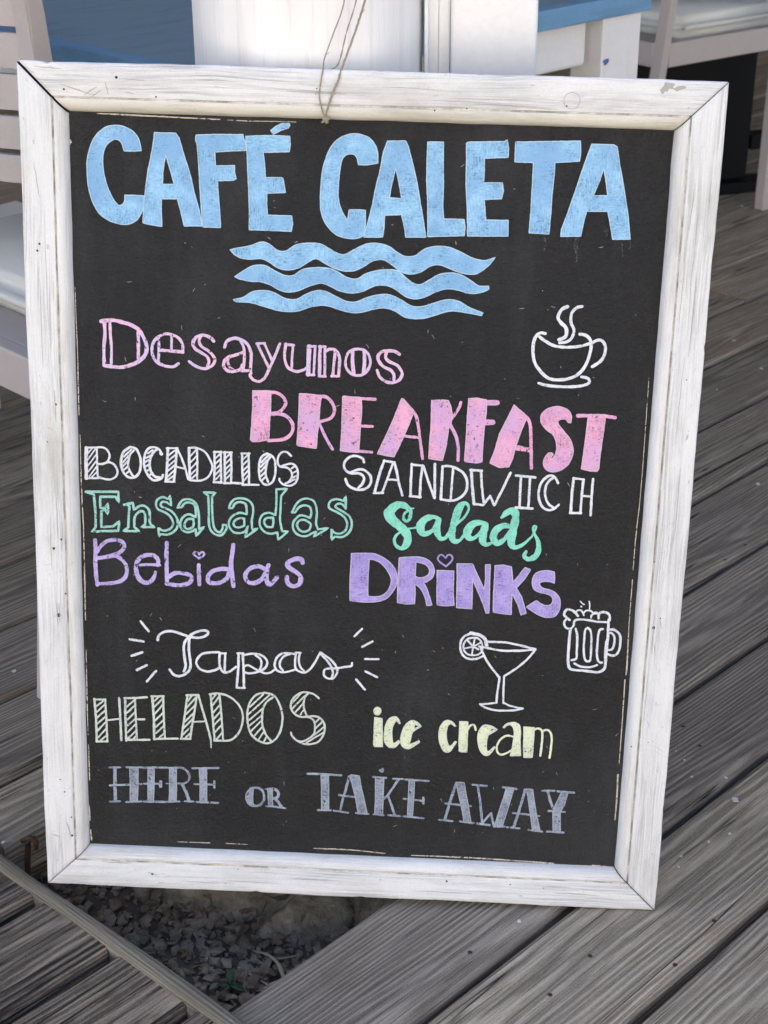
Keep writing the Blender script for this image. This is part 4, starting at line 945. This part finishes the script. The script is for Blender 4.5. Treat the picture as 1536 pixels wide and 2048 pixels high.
L21 1156,2665 1232,2653 1320,2638 1407,2632 1494,2636 1581,2643 1685,2657
L21 1680,2647 1631,2576 1560,2498 1476,2425 1406,2375
S21 1168,2656 1200,2589 1238,2515 1288,2448 1363,2357
S21 1363,2364 1362,2326 1356,2262 1348,2186 1347,2103
S19 1406,2372 1407,2296 1407,2201 1414,2099
S19 1414,2099 1472,2073 1543,2057 1599,2050
S19 1350,2100 1271,2083 1192,2077
L20 1192,2077 1238,2047 1309,2025 1392,2019 1468,2022 1533,2031 1599,2050
@beer_mug_drawing|white|white line drawing of a foaming beer mug
L22 1987,2965 1959,2984 1937,3007 1933,3031 1949,3061 1976,3067 2008,3059 2037,3036 2062,3007
L16 2041,3045 2058,3063 2085,3064 2105,3043 2116,3015
L16 2114,3039 2131,3061 2162,3066 2185,3056 2198,3042
L16 2183,2993 2188,3018 2210,3036 2241,3039
L13 2198,3042 2222,3052 2245,3047
L23 2254,2991 2252,3020 2268,3048 2299,3056 2331,3048 2356,3020 2357,2976
L20 1957,2974 1940,2949 1940,2920 1955,2891 1983,2878 2010,2884 2027,2914 2029,2943 2042,2965 2077,2974 2146,2972 2238,2959 2333,2958
L25 1999,2878 1997,2800 1995,2702 1996,2604 2002,2520 2023,2476 2065,2466 2157,2462 2272,2452 2322,2469 2347,2505 2351,2570 2351,2644 2353,2742 2353,2840 2350,2937 2349,2986
L17 2340,2766 2338,2668 2342,2569
L23 2352,2881 2393,2888 2435,2868 2465,2830 2474,2772 2470,2698 2451,2648 2416,2627 2365,2637
L21 2359,2850 2381,2853 2408,2828 2418,2784 2415,2730 2398,2690 2362,2679
L22 2049,2880 2064,2827 2071,2754 2073,2656 2075,2592 2058,2572 2031,2566
L20 2158,2895 2137,2870 2135,2796 2136,2708 2141,2635 2159,2571 2183,2557 2204,2573 2207,2637 2203,2735 2199,2819 2184,2872 2158,2895
L20 2060,2532 2108,2507 2164,2500 2223,2505 2272,2527
L21 2302,2886 2275,2878 2264,2836 2262,2763 2261,2689 2266,2615 2281,2567 2302,2550 2318,2551
L12 2075,3153 2094,3132 2113,3123
L12 2156,3157 2165,3118 2164,3080
L15 2085,3103 2088,3101
@lettering|pale|pale green hatched word HELADOS
S22 -2503,1965 -2492,1758 -2490,1518
S19 -2399,1966 -2392,1763 -2387,1523
S19 -2508,1959 -2395,1964
S19 -2496,1519 -2384,1525
S17 -2485,1891 -2418,1947
S17 -2482,1830 -2402,1913
S17 -2484,1768 -2400,1851
S17 -2481,1706 -2397,1789
S17 -2479,1635 -2394,1736
S17 -2476,1563 -2392,1665
S17 -2452,1533 -2389,1594
S17 -2381,1750 -2266,1769
S22 -2262,1989 -2257,1813 -2250,1547
S22 -2205,1988 -2206,1816 -2202,1544
S22 -2213,1987 -2103,1992 -1996,2006
S22 -2201,1551 -2094,1554 -1978,1561
S19 -2111,1979 -2106,1776 -2100,1563
S20 -2106,1771 -2024,1775
S17 -2194,1896 -2119,1969
S17 -2191,1834 -2112,1917
S17 -2188,1763 -2113,1846
S17 -2190,1701 -2110,1776
S17 -2187,1630 -2107,1723
S17 -2184,1568 -2104,1652
S17 -2135,1561 -2105,1598
S24 -1943,2017 -1930,1784 -1931,1570
S20 -1840,2021 -1834,1788 -1826,1588
S20 -1951,2019 -1832,2026
S21 -1921,1571 -1822,1580 -1703,1585
S17 -1924,1969 -1882,2015
S17 -1924,1908 -1846,1999
S17 -1921,1837 -1842,1938
S17 -1918,1767 -1835,1859
S17 -1915,1696 -1836,1779
S17 -1912,1634 -1833,1717
S17 -1888,1581 -1825,1646
S20 -1605,2045 -1627,1868 -1666,1596
S20 -1516,2031 -1550,1801 -1582,1595
S21 -1674,1586 -1577,1591
S22 -1613,2045 -1499,2054
L0 -1499,2050,22 -1451,1867,22 -1411,1719,22 -1383,1595,19 -1379,1506,10
S17 -1554,1770 -1444,1781
S17 -1601,1984 -1564,2038
S17 -1614,1913 -1524,2022
S17 -1623,1842 -1532,1943
S17 -1636,1762 -1545,1863
S17 -1644,1699 -1554,1801
S17 -1657,1627 -1562,1729
S17 -1625,1602 -1571,1658
S20 -1383,2064 -1363,1827 -1344,1584
S20 -1298,2067 -1282,1901 -1262,1596
L20 -1391,2065* -1314,2076 -1225,2058 -1143,2004 -1086,1919 -1071,1823 -1090,1724 -1135,1642 -1208,1590 -1348,1584*
S17 -1371,2012 -1334,2061
S17 -1363,1950 -1302,2041
S17 -1359,1871 -1290,1963
S17 -1351,1810 -1286,1892
S17 -1347,1748 -1282,1822
S17 -1343,1668 -1274,1751
S17 -1323,1598 -1270,1672
L20 -868,2104 -941,2079 -997,2011 -1025,1922 -1029,1824 -1016,1728 -979,1649 -913,1595 -840,1576 -774,1605 -726,1670 -698,1760 -691,1857 -708,1953 -746,2040 -795,2090 -868,2104
L20 -770,2065 -835,2018 -875,1946 -887,1857 -882,1760 -848,1664 -799,1604
S16 -1005,1949 -876,2086
S16 -1021,1869 -819,2080
S16 -1017,1807 -875,1946
S16 -1016,1745 -891,1866
S16 -996,1693 -894,1813
S16 -967,1641 -890,1742
S16 -922,1608 -873,1690
S16 -872,1583 -848,1638
L19 -345,2071 -390,2108 -439,2123 -496,2125 -560,2092 -604,2028 -611,1958 -574,1898 -516,1870 -451,1873 -394,1844 -377,1783 -384,1703 -432,1648 -497,1614 -554,1624 -595,1667 -608,1702
L19 -447,2114 -479,2069 -490,1998 -477,1929 -451,1877 -395,1880 -338,1869 -296,1822 -283,1761 -298,1681 -349,1611 -431,1585 -496,1591 -554,1620
S16 -599,2007 -512,2116
S16 -599,1950 -463,2105
S16 -566,1916 -494,2007
S16 -517,1892 -485,1946
S16 -369,1819 -337,1860
S16 -368,1757 -304,1831
S16 -383,1685 -287,1778
S16 -455,1602 -294,1716
@lettering|cream|pale yellow word ice
F 216,2004 245,1990 252,1967 243,1936 218,1923 193,1934 183,1963 192,1991
P 194,1896 266,1889 270,1774 278,1594 200,1592 190,1614 191,1771
F 439,1846* 425,1883 400,1912 368,1911 332,1889 305,1837 292,1768 291,1673 308,1626 341,1593 378,1588 409,1603 445,1653* 429,1669* 402,1644 380,1636 369,1677 364,1744 371,1813 395,1865 414,1862 430,1843*
F 642,1825* 620,1851 588,1874 550,1881 513,1860 478,1811 455,1735 448,1673 459,1619 491,1590 529,1585 566,1604 633,1658* 626,1676* 583,1652 534,1629* 544,1685 555,1740 563,1764* 603,1796 ;P 579,1843 621,1824 572,1795
@lettering|cream|pale yellow word cream
F 973,1842* 942,1879 904,1898 861,1886 829,1840 813,1779 816,1697 837,1630 867,1576 906,1564 936,1586 988,1678* 972,1684* 934,1634 909,1640 891,1700 885,1768 894,1837 924,1865 960,1838*
P 1007,1891 1085,1893 1089,1833 1088,1714 1089,1575 1037,1575 1013,1583 1007,1710 1007,1822
L20 1083,1796 1108,1846 1138,1862 1156,1840 1164,1807
F 1369,1824* 1326,1852 1278,1868 1237,1863 1205,1824 1186,1763 1189,1688 1208,1614 1245,1559 1280,1546 1313,1566 1361,1640* 1350,1647* 1311,1604 1284,1595 1275,1647 1275,1707 1286,1764* 1329,1792 ;P 1313,1836 1345,1824 1298,1798
F 1422,1849* 1454,1887 1501,1904 1542,1902 1578,1878 1591,1819 1594,1699 1607,1561* 1506,1554* 1517,1613 1526,1696 1531,1794 1518,1853 1489,1878 1455,1869 1433,1843*
L20 1527,1753 1475,1763 1434,1748 1395,1705 1374,1644 1380,1592 1409,1563 1457,1573 1520,1613
P 1620,1864 1721,1861 1722,1743 1720,1547 1637,1544 1627,1663 1626,1753
L21 1714,1828 1750,1850 1785,1839 1801,1799 1801,1686 1794,1566
L21 1799,1828 1840,1839 1875,1817 1893,1751 1892,1653 1884,1551
@lettering|greyblue|faded grey word HERE
S20 -2378,1248 -2270,1255
S20 -2378,880 -2278,889
S20 -2374,1056 -2246,1068 -2062,1085
S32 -2320,1246 -2323,1071 -2322,891
P -2175,1257 -2091,1261 -2094,1091 -2103,902 -2176,898 -2172,1087
S18 -2206,1258 -2059,1265
S19 -2213,885 -2065,899
P -1995,1265 -1933,1268 -1936,1098 -1945,900 -2001,898 -1998,1095
S22 -2043,1261 -1932,1271 -1817,1274
S22 -2041,898 -1825,906
S20 -2038,1092 -1878,1099
S30 -1874,1123 -1875,1070
P -1785,1275 -1717,1278 -1717,1108 -1721,911 -1793,907 -1787,1105
S18 -1801,1273 -1717,1281
S19 -1809,907 -1693,915
S18 -1641,919 -1553,921
L22 -1725,1278 -1662,1277 -1614,1244 -1592,1193 -1607,1140 -1647,1112 -1703,1109
S30 -1663,1102 -1624,1017 -1597,926
S15 -1818,1102 -1775,1104
P -1495,1280 -1422,1283 -1422,1122 -1421,925 -1490,922 -1488,1119
S21 -1562,1279 -1308,1293
S21 -1521,918 -1313,919
S18 -1544,1110 -1352,1115
S23 -1348,1148 -1349,1082
@lettering|greyblue|small faded grey word OR
F -967,1092* -1005,1082 -1032,1043 -1041,996 -1033,954 -1012,922 -982,900 -955,899* -968,941 -972,1004 -969,1059
L24 -994,1089 -948,1097 -902,1091 -872,1059 -862,1005 -867,962 -890,928 -920,907 -959,903
P -828,1099 -780,1099 -780,1034 -777,912 -817,910 -821,990 -824,1053
L18 -849,1089 -815,1096
L30 -803,1092 -765,1091 -730,1072 -721,1041 -732,1007 -764,993 -787,996
S30 -749,989 -722,952 -695,911
S20 -840,905 -740,905
S20 -725,899 -656,894
@lettering|greyblue|faded grey word TAKE
S23 -442,1271 -318,1275 -117,1270
P -309,1266 -237,1264 -231,1100 -227,892 -298,892 -302,1097
S20 -333,887 -208,890
S23 -36,1264 -67,1117 -91,1031 -114,893
P -32,1274 -20,1284 62,1276 81,1171 110,1050 149,872 59,868 39,990 10,1121
S20 -178,888 -40,873
S20 37,874 162,868
S20 -130,1058 -48,1050 20,1046
P 219,1272 300,1271 300,1125 299,875 222,876 223,1075
S21 198,1269 322,1264
S18 209,867 308,865
S18 390,1259 484,1261
S23 441,1252 344,1080 290,1026
S23 345,1076 382,978 419,866
S20 355,865 467,859
L27 264,1341 284,1331 287,1354
P 544,1254 599,1252 597,1073 591,860 540,858 543,1071
S20 505,1255 612,1253 735,1249
S20 497,860 699,848
S20 499,1048 688,1035
S25 691,1068 691,1007
@lettering|greyblue|faded grey word AWAY
S26 1003,1239 962,1086 906,839
P 1002,1253 1078,1253 1103,1124 1132,1000 1163,827 1097,824 1061,996 1021,1152
S20 853,839 982,829
S20 903,1017 1041,1008 1155,1001
S22 1057,831 1188,818
S24 1211,1223 1243,1047 1272,833
S22 1159,1231 1296,1225
S22 1277,828 1353,937
S22 1353,937 1389,791
S22 1221,817 1345,806
P 1486,1210 1561,1214 1516,997 1469,800 1389,791 1424,940 1459,1089
S24 1455,1219 1585,1207
S20 1389,791 1493,798
S26 1670,1203 1629,1002 1579,794
P 1679,1214 1743,1209 1767,1072 1793,947 1840,765 1766,766 1731,955 1704,1100
S20 1517,789 1636,784
S20 1725,773 1861,758
S20 1564,945 1709,936 1823,925
S26 1887,1198 1917,1100 1950,1018
P 2024,1199 2085,1202 2057,1054 2023,979 2037,764 1964,763 1950,986 1975,1071
S20 1835,1200 1953,1204
S20 1909,986 2071,981
S22 1984,1199 2142,1192
S22 1909,763 2068,760
@paint_scrape|scrape|
L0 -2340,7415,8 -2146,7412,13 -1887,7408,11 -1543,7401,10 -1285,7397,8
@paint_scrape|scrape|
L0 -1220,7395,5 -1027,7392,7 -769,7396,5 -632,7396,5
@paint_scrape|scrape|
L0 -770,7442,4 -632,7429,5
@paint_scrape|scrape|
L0 -2597,7206,11 -2580,7169,19 -2603,7135,8
@paint_scrape|scrape|
L0 -2577,5913,6 -2576,5623,8 -2571,5353,8 -2574,5079,11 -2574,4755,9
@paint_scrape|scrape|
L0 -2570,4569,6 -2570,4048,12 -2562,3662,9 -2564,3220,12 -2567,2771,9
@paint_scrape|scrape|
L0 -2570,2467,6 -2574,1952,12 -2574,1585,6
@paint_scrape|scrape|
L0 -2572,1479,9 -2572,1106,10
@paint_scrape|scrape|
L0 -2584,824,13 -2578,672,13
@paint_scrape|scrape|
L0 -2576,563,13 -2569,453,16
@paint_scrape|scrape|
L0 -1715,473,6 -1393,477,10
@paint_scrape|scrape|
L0 -1245,479,10 -1022,479,8
@paint_scrape|scrape|
L0 -365,467,13 -10,468,11 335,446,10
@paint_scrape|scrape|
L0 596,437,10 975,439,13 1367,436,13 1986,417,16
@paint_scrape|scrape|
L0 2202,406,10 2325,406,13
@paint_scrape|scrape|
L0 2373,414,16 2520,405,19
@paint_scrape|scrape|
L0 2544,5288,4 2546,5084,6 2551,4623,6 2551,4154,6 2540,3819,9 2538,3480,6
@paint_scrape|scrape|
L0 2541,3383,9 2542,2938,6 2553,2537,15 2551,2436,9
@paint_scrape|scrape|
L0 2545,2385,12 2551,1923,9 2553,1505,9
@paint_scrape|scrape|
L0 2551,1399,16 2557,1187,16 2557,919,10
@drip_mark|smear|
L0 1820,6503,25 1821,6419,38 1834,6352,25 1834,6284,17
@drip_mark|smear|
L0 1745,6492,15 1748,6471,13
@drip_mark|smear|
L0 2073,6578,21 2079,6528,21
@drip_mark|smear|
L0 2151,6480,12 2154,6470,12
@drip_mark|smear|
L0 2202,6478,8 2217,6453,10 2243,6445,7
@drip_mark|smear|
L0 2282,6484,10 2292,6434,12 2275,6408,8
@drip_mark|smear|
L0 2221,6449,12 2233,6348,15
@drip_mark|smear|
L0 1541,6502,22 1555,6428,26 1548,6391,15
@drip_mark|smear|
L0 -211,6702,26 -183,6681,19 -155,6689,11
@drip_mark|smear|
L0 158,6521,19 150,6474,22
"""
cur = None; bm = None
def flush():
    global bm
    if cur is None: return
    name, mk, label = cur
    key = 'whitep' if mk == 'white' else mk
    mats = [M[key], M['edge_' + mk] if mk in EDGE else M[key]]
    o = finish(name, bm, mats, board)
    if label: o['label'] = label
    for p in o.data.polygons:
        pass
k_ = 0
for ln in DATA.strip().splitlines():
    if ln[0] == '@':
        flush(); cur = ln[1:].split('|'); bm = bmesh.new(); k_ = 0; continue
    y = Y0 - (k_ % 14) * .00004; k_ += 1
    if ln[0] in 'FP':
        loops = []
        for part_ in ln.split(';'):
            kd, tx = part_.strip().split(' ', 1); P_, _, C_ = parse(tx)
            loops.append(smooth_path(P_, C_, True) if kd == 'F' else P_)
        flat_poly(bm, loops[0], loops[1:], y)
        if cur[1] in EDGE:
            for lp in loops:
                q = [tuple(a) for a in lp] + [tuple(lp[0])]; pw, ww = dens(q, [.00085] * len(q), .0012); ribbon(bm, pw, ww, Y0 - .0007 - (k_ % 5) * .00003, 1)
    else:
        hd, tx = ln.split(' ', 1); w_ = float(hd[1:]) * 1e-4; P_, W_, C_ = parse(tx); W_ = [x if x is not None else w_ for x in W_]
        if hd[0] == 'L':
            q = smooth_path([p + [x] for p, x in zip(P_, W_)], C_, False); P_ = [a[:2] for a in q]; W_ = [max(a[2], .0004) for a in q]
        P_, W_ = dens(P_, W_)
        ribbon(bm, P_, W_, y)
flush()
# fine scratches and dust over the black paint
bm = bmesh.new()
for i in range(150):
    u, v = (rnd.random() - .5) * .5, .06 + rnd.random() * .66; an = rnd.random() * 6.3; l_ = .001 + .004 * rnd.random() ** 2; cv_ = (rnd.random() - .5) * .8
    pts = [(u + math.cos(an + cv_ * t) * l_ * t, v + math.sin(an + cv_ * t) * l_ * t) for t in (0, .4, .7, 1)]
    ribbon(bm, pts, [.0002, .00045 * (.5 + rnd.random()), .0004, .00015], Y0 + .0001)
o = finish('scratches', bm, M['ring'], board); o['label'] = 'tiny grey scratches and flecks in the black paint'; o['kind'] = 'stuff'
def px_mark(pts, w_, mat, name, parent, y=-.0005, label=None):
    bm = bmesh.new()
    for p_, ww in zip(pts, w_): ribbon(bm, p_, ww, y)
    o = finish(name, bm, mat, parent)
    if label: o['label'] = label
    return o
def blob(bm, u, v, r, y=-.0006, sx=1., sy=1.):
    s_ = rnd.random() * 50
    vs = [bm.verts.new((u + r * sx * math.cos(t * .5236) * (1 + .35 * mnoise.noise((t, s_, 0))), y, v + r * sy * math.sin(t * .5236) * (1 + .35 * mnoise.noise((t, s_, 4))))) for t in range(12)]
    bm.faces.new(vs)
SX0 = lambda x, y: None
for rail_, spots in ((rl, ((-.2855, .630, .0009), (-.2875, .624, .0010), (-.2755, .487, .0009), (-.2845, .452, .0006), (-.2745, .3595, .0011), (-.2820, .3505, .0013), (-.2722, .3065, .0009), (-.2795, .285, .0019), (-.2835, .115, .0007), (-.2795, .102, .0007), (-.2735, .075, .0008), (-.2735, .055, .0011))),
                     (rr, ((.2755, .296, .0015), (.2810, .3055, .0007), (.2860, .53, .0006), (.2795, .18, .0005), (.2640, .175, .0007), (.2710, .36, .0006))),
                     (rt, ((-.1815, .757, .0008), (-.045, .768, .0006), (.055, .753, .0007), (.082, .7555, .0006), (.166, .760, .0007), (-.26, .761, .0009), (-.215, .772, .0012))),
                     (rb, ((-.195, .0165, .0013), (-.11, .026, .0005), (.03, .0215, .0005), (.095, .023, .0011), (.19, .02, .0006), (.157, .0225, .0007)))):
    for u, v, r_ in spots:
        bm = bmesh.new(); blob(bm, u, v, r_); finish('nail_hole', bm, M['hole'], rail_)
bm = bmesh.new(); pts = [(.170 + .0068 * math.cos(t * .2618), .7645 + .0068 * math.sin(t * .2618)) for t in range(25)]; ribbon(bm, pts, [.00045] * 25, -.0006, cap=False)
finish('wood_plug', bm, M['ring'], rt)
def crack_lines(parent, specs):
    for u0, v0, u1, v1, ww in specs:
        bm = bmesh.new()
        k = 9; pts = [(u0 + (u1 - u0) * i / k + mnoise.noise((i * .8, u0 * 50, v0 * 50)) * .0006, v0 + (v1 - v0) * i / k + mnoise.noise((i * .8, v0 * 50, u0 * 90)) * .0006) for i in range(k + 1)]
        ribbon(bm, pts, [ww * (.3 + .7 * math.sin(math.pi * (i + .3) / (k + .6))) for i in range(k + 1)], -.0006)
        finish('surface_crack', bm, M['ring'], parent)
crack_lines(rl, [(-.2765, .500, -.2760, .470, .0007), (-.2735, .377, -.2740, .348, .0007), (-.281, .298, -.2805, .275, .0008), (-.2788, .297, -.2786, .278, .0006), (-.279, .07, -.274, .053, .0009), (-.293, .056, -.286, .053, .0007), (-.2725, .26, -.2722, .22, .0005), (-.288, .70, -.284, .67, .0006), (-.2845, .38, -.2845, .33, .0005), (-.278, .40, -.278, .36, .0005), (-.2865, .60, -.286, .52, .0005), (-.2805, .66, -.280, .55, .0004)])
crack_lines(rt, [(-.262, .765, -.235, .757, .0009), (-.243, .7565, -.232, .764, .0009), (-.238, .7545, -.228, .7615, .0008), (-.225, .768, -.222, .758, .0007), (-.208, .7605, -.20, .759, .0007), (-.21, .771, -.19, .770, .0006), (-.07, .765, -.02, .7645, .0005), (.05, .761, .11, .7605, .0005), (-.285, .779, -.262, .7775, .0006), (.01, .771, .06, .770, .0005), (.12, .758, .16, .757, .0004)])
crack_lines(rr, [(.2755, .31, .2755, .27, .0006), (.2808, .304, .2830, .295, .0008), (.2775, .28, .2790, .268, .0007), (.274, .25, .274, .20, .0005), (.287, .62, .286, .55, .0006), (.279, .70, .277, .66, .0005), (.2875, .45, .2875, .38, .0005), (.282, .55, .281, .47, .0004), (.276, .64, .275, .57, .0004)])
crack_lines(rb, [(-.245, .0275, -.215, .0275, .0007), (-.2, .0185, -.19, .0155, .0009), (-.165, .0105, -.13, .0095, .0005), (-.06, .018, -.02, .0185, .0005), (.06, .011, .12, .0105, .0005), (.2, .0155, .245, .0145, .0006), (.18, .0225, .215, .022, .0005), (-.12, .013, -.07, .012, .0005)])
# chipped paint by the upper right corner
for k in range(2):
    bm = bmesh.new()
    u0 = .243 + .011 * k; vs = [bm.verts.new((u0 + q[0], -.0006 - k * .0001, .7755 + q[1])) for q in (((0, 0), (.003, .0035), (.0035, .0062), (.009, .0058), (.0125, .0048), (.0105, .0032), (.011, .001), (.0075, .0012), (.006, -.0015), (.004, -.001), (.003, -.0035), (.0012, -.003)) if k == 0 else ((0, .001), (.004, .0035), (.009, .004), (.0105, .0022), (.006, .0005), (.003, -.001)))]
    bm.faces.new(vs)
    finish('bare_patch', bm, M['ring'], rt)

# ================================================================ TWINE, NAIL, LITTER
tw = empty('twine', Matrix.Translation((-.046, 1.30, .73))); tag(tw, 'thin frayed jute twine tied round the top rail of the sign', 'twine')
TI = Matrix.Translation((.046, -1.30, -.73))
def SL(u, v, d): return SM @ Vector((u, d, v))
def tube(name, pts, r, strands=1, wob=.25):
    P_ = [list(p) for p in pts]; P_ = catmull(P_, 8); bm = bmesh.new()
    for s_ in range(strands):
        q = []
        for i, p_ in enumerate(P_):
            an = i * .9 + s_ * 6.283 / strands; off = Vector((math.cos(an), math.sin(an) * .6, .2 * math.sin(an))) * (r * .62 if strands > 1 else 0)
            q.append(Vector(p_) + off)
        sweep(bm, q, r * (.62 if strands > 1 else 1), 7, 1., True, wob)
    bmesh.ops.transform(bm, matrix=TI, verts=bm.verts); return finish(name, bm, M['twine'], tw, True)
kn = SL(-.0375, .744, -.002)
tube('strand', [SL(-.036, .7415, .004), kn, SL(-.0322, .762, -.0022), SL(-.027, .775, -.002), SL(-.0245, .7845, .002), (-.0205, 1.3385, .7995), (-.0125, 1.341, .8225), (.006, 1.345, .875), (.02, 1.36, .95), (.03, 1.372, 1.05)], .0009, 3)
tube('strand', [kn, SL(-.0405, .752, -.0016), SL(-.0427, .763, -.0015), SL(-.0415, .774, -.0016), SL(-.0400, .7845, .001), (-.0475, 1.340, .7765), (-.0395, 1.342, .7965), (-.030, 1.342, .8225), (-.024, 1.342, .87), (.0, 1.35, .95), (.03, 1.372, 1.05)], .0006, 1)
tube('strand', [SL(-.0345, .783, .010), (-.0355, 1.3425, .772), (-.0285, 1.343, .797), (-.0200, 1.343, .8225), (-.01, 1.345, .87), (.03, 1.372, 1.05)], .0006, 2)
tube('knot', [SL(-.0395, .7405, -.001), kn + Vector((.0008, -.001, 0)), SL(-.0345, .7435, -.002), SL(-.0365, .7425, -.003), SL(-.0385, .7432, -.001), SL(-.0358, .7400, .001)], .0014, 2)
for q in (((-.0472, 1.340, .778), (-.0435, 1.3375, .781)), (SL(-.0425, .765, -.0015), SL(-.0465, .763, -.002)), ((-.0165, 1.340, .811), (-.0125, 1.337, .8165))):
    tube('loose_fibre', [q[0], [(a + b) / 2 + .0006 for a, b in zip(*q)], q[1]], .00025, 1)
tw.matrix_world = Matrix.Translation((-.046, 1.30, .73))
nl = AX * .637 + NX * 1.168
bm = bmesh.new(); sweep(bm, [(nl.x - .006, nl.y - .010, -.058), (nl.x - .0045, nl.y - .0095, -.035), (nl.x - .002, nl.y - .008, -.012), (nl.x + .002, nl.y - .006, -.004), (nl.x + .006, nl.y - .006, -.003)], [.0032, .0032, .0032, .003, .0028], 10)
sweep(bm, [(nl.x - .008, nl.y - .007, -.006), (nl.x + .001, nl.y - .0075, -.001), (nl.x + .008, nl.y - .009, -.006), (nl.x + .007, nl.y - .0105, -.014)], [.0025, .003, .003, .002], 8)
tag(finish('rusty_bolt', bm, M['rust'], None, True), 'bent rusty bolt against the cut deck board left of the sign', 'bolt')
def gpt(a_, n_, z): q = AX * a_ + NX * n_; return (q.x, q.y, z)
# dry straw, one mesh per stalk
for i, (P_, r_, lb) in enumerate((
    ([(-.150, 1.160, -.078), (-.135, 1.148, -.078), (-.115, 1.128, -.074), (-.100, 1.112, -.073)], .0014, 'long dry straw stalk lying beside the seedling'),
    ([(-.134, 1.182, -.078), (-.120, 1.172, -.074), (-.108, 1.155, -.072), (-.100, 1.128, -.074)], .0024, 'thick split dry stalk in front of the stone footing'),
    ([(-.122, 1.128, -.076), (-.112, 1.134, -.074), (-.100, 1.138, -.074)], .0015, 'short pale straw piece against the deck board'),
    ([(-.122, 1.168, -.076), (-.104, 1.168, -.074), (-.092, 1.172, -.075)], .0009, 'thin grey twig under the stone footing'))):
    bm = bmesh.new(); sweep(bm, catmull([list(q) for q in P_], 5), r_, 7, .55, True, .5)
    tag(finish('dry_stalk', bm, M['straw'], None, True), lb, 'dry stalk', 'dry stalks in the opening')
wd_ = empty('seedling', Matrix.Translation((-.155, 1.128, -.088))); tag(wd_, 'small dark green seedling growing in the gravel', 'plant')
bm = bmesh.new(); sweep(bm, [(0, 0, 0), (.001, 0, .012), (.0, .002, .02)], .0011, 6); finish('stem', bm, M['leaf'], wd_, True)
for an, ln_, up_ in ((2.9, .015, .10), (-.3, .017, .06), (1.6, .019, .75), (-2.2, .009, .2), (.7, .008, .5)):
    bm = bmesh.new(); d = Vector((math.cos(an), math.sin(an), 0)); s_ = Vector((-d.y, d.x, 0)); L_ = []
    for i in range(8):
        t = i / 7; ww = .0055 * math.sin(math.pi * min(1, t * .9 + .08)) * (ln_ / .026); c_ = d * ln_ * t * (1 - up_ * .35) + Vector((0, 0, .017 + ln_ * (up_ * t - .35 * t * t)))
        L_.append([bm.verts.new(c_ - s_ * ww + Vector((0, 0, ww * .3))), bm.verts.new(c_), bm.verts.new(c_ + s_ * ww + Vector((0, 0, ww * .3)))])
    for A, B in zip(L_, L_[1:]):
        bm.faces.new((A[0], A[1], B[1], B[0])); bm.faces.new((A[1], A[2], B[2], B[1]))
    o = finish('leaf', bm, M['leaf'], wd_, True); so = o.modifiers.new('thick', 'SOLIDIFY'); so.thickness = .0004
# small pale paint chips on the boards
for x_, y_, r_ in [(-0.4599, 1.6001, 0.00352), (0.6678, 2.7351, 0.00539), (0.6878, 2.5906, 0.00465), (0.3293, 1.4231, 0.00129), (0.3359, 1.4059, 0.00128), (0.3386, 1.3744, 0.00189), (0.3775, 1.3329, 0.00497), (0.3604, 1.2757, 0.00212), (0.3354, 1.263, 0.0021), (0.3027, 1.2403, 0.00177), (0.1282, 1.1457, 0.0025), (-0.4012, 1.2714, 0.00273), (0.2973, 1.224, 0.00146), (0.8794, 3.6593, 0.00562), (0.5876, 2.4929, 0.00248), (0.5754, 2.1125, 0.00435), (0.3758, 1.3721, 0.00221)]:
    bm = bmesh.new(); s_ = rnd.random() * 60; k = rnd.random() * 3
    vs = [bm.verts.new((x_ + r_ * math.cos(t * .7 + k) * (.75 + .6 * mnoise.noise((t * .9, s_, 0))), y_ + r_ * 1.3 * math.sin(t * .7 + k) * (.6 + .6 * mnoise.noise((t * .9, s_, 5))), ZD + .0012)) for t in range(9)]
    f = bm.faces.new(vs); e = bmesh.ops.extrude_face_region(bm, geom=[f])
    for v_ in e['geom']:
        if isinstance(v_, bmesh.types.BMVert): v_.co.z += .0008
    tag(finish('paint_chip', bm, M['chip']), 'small white paint chip lying on the grey deck boards', 'paint chip', 'white paint chips on the deck')
for i, (x_, y_) in enumerate([(0.3458, 1.4713), (0.3578, 1.4326), (0.1486, 1.0482), (0.1914, 1.098), (0.7286, 2.9688), (0.6942, 3.0009), (0.7377, 3.022), (0.2696, 1.0852), (0.3178, 1.1444), (0.0782, 1.1039), (0.4758, 1.8719), (0.5131, 1.9156)]):
    bm = bmesh.new(); bmesh.ops.create_circle(bm, cap_ends=True, segments=10, radius=.0024, matrix=Matrix.Translation((x_, y_, ZD + .0014)))
    o = finish('screw_head', bm, M['rust'] if i % 3 else M['hole'], None); o.parent = deck; o.matrix_parent_inverse = deck.matrix_world.inverted()
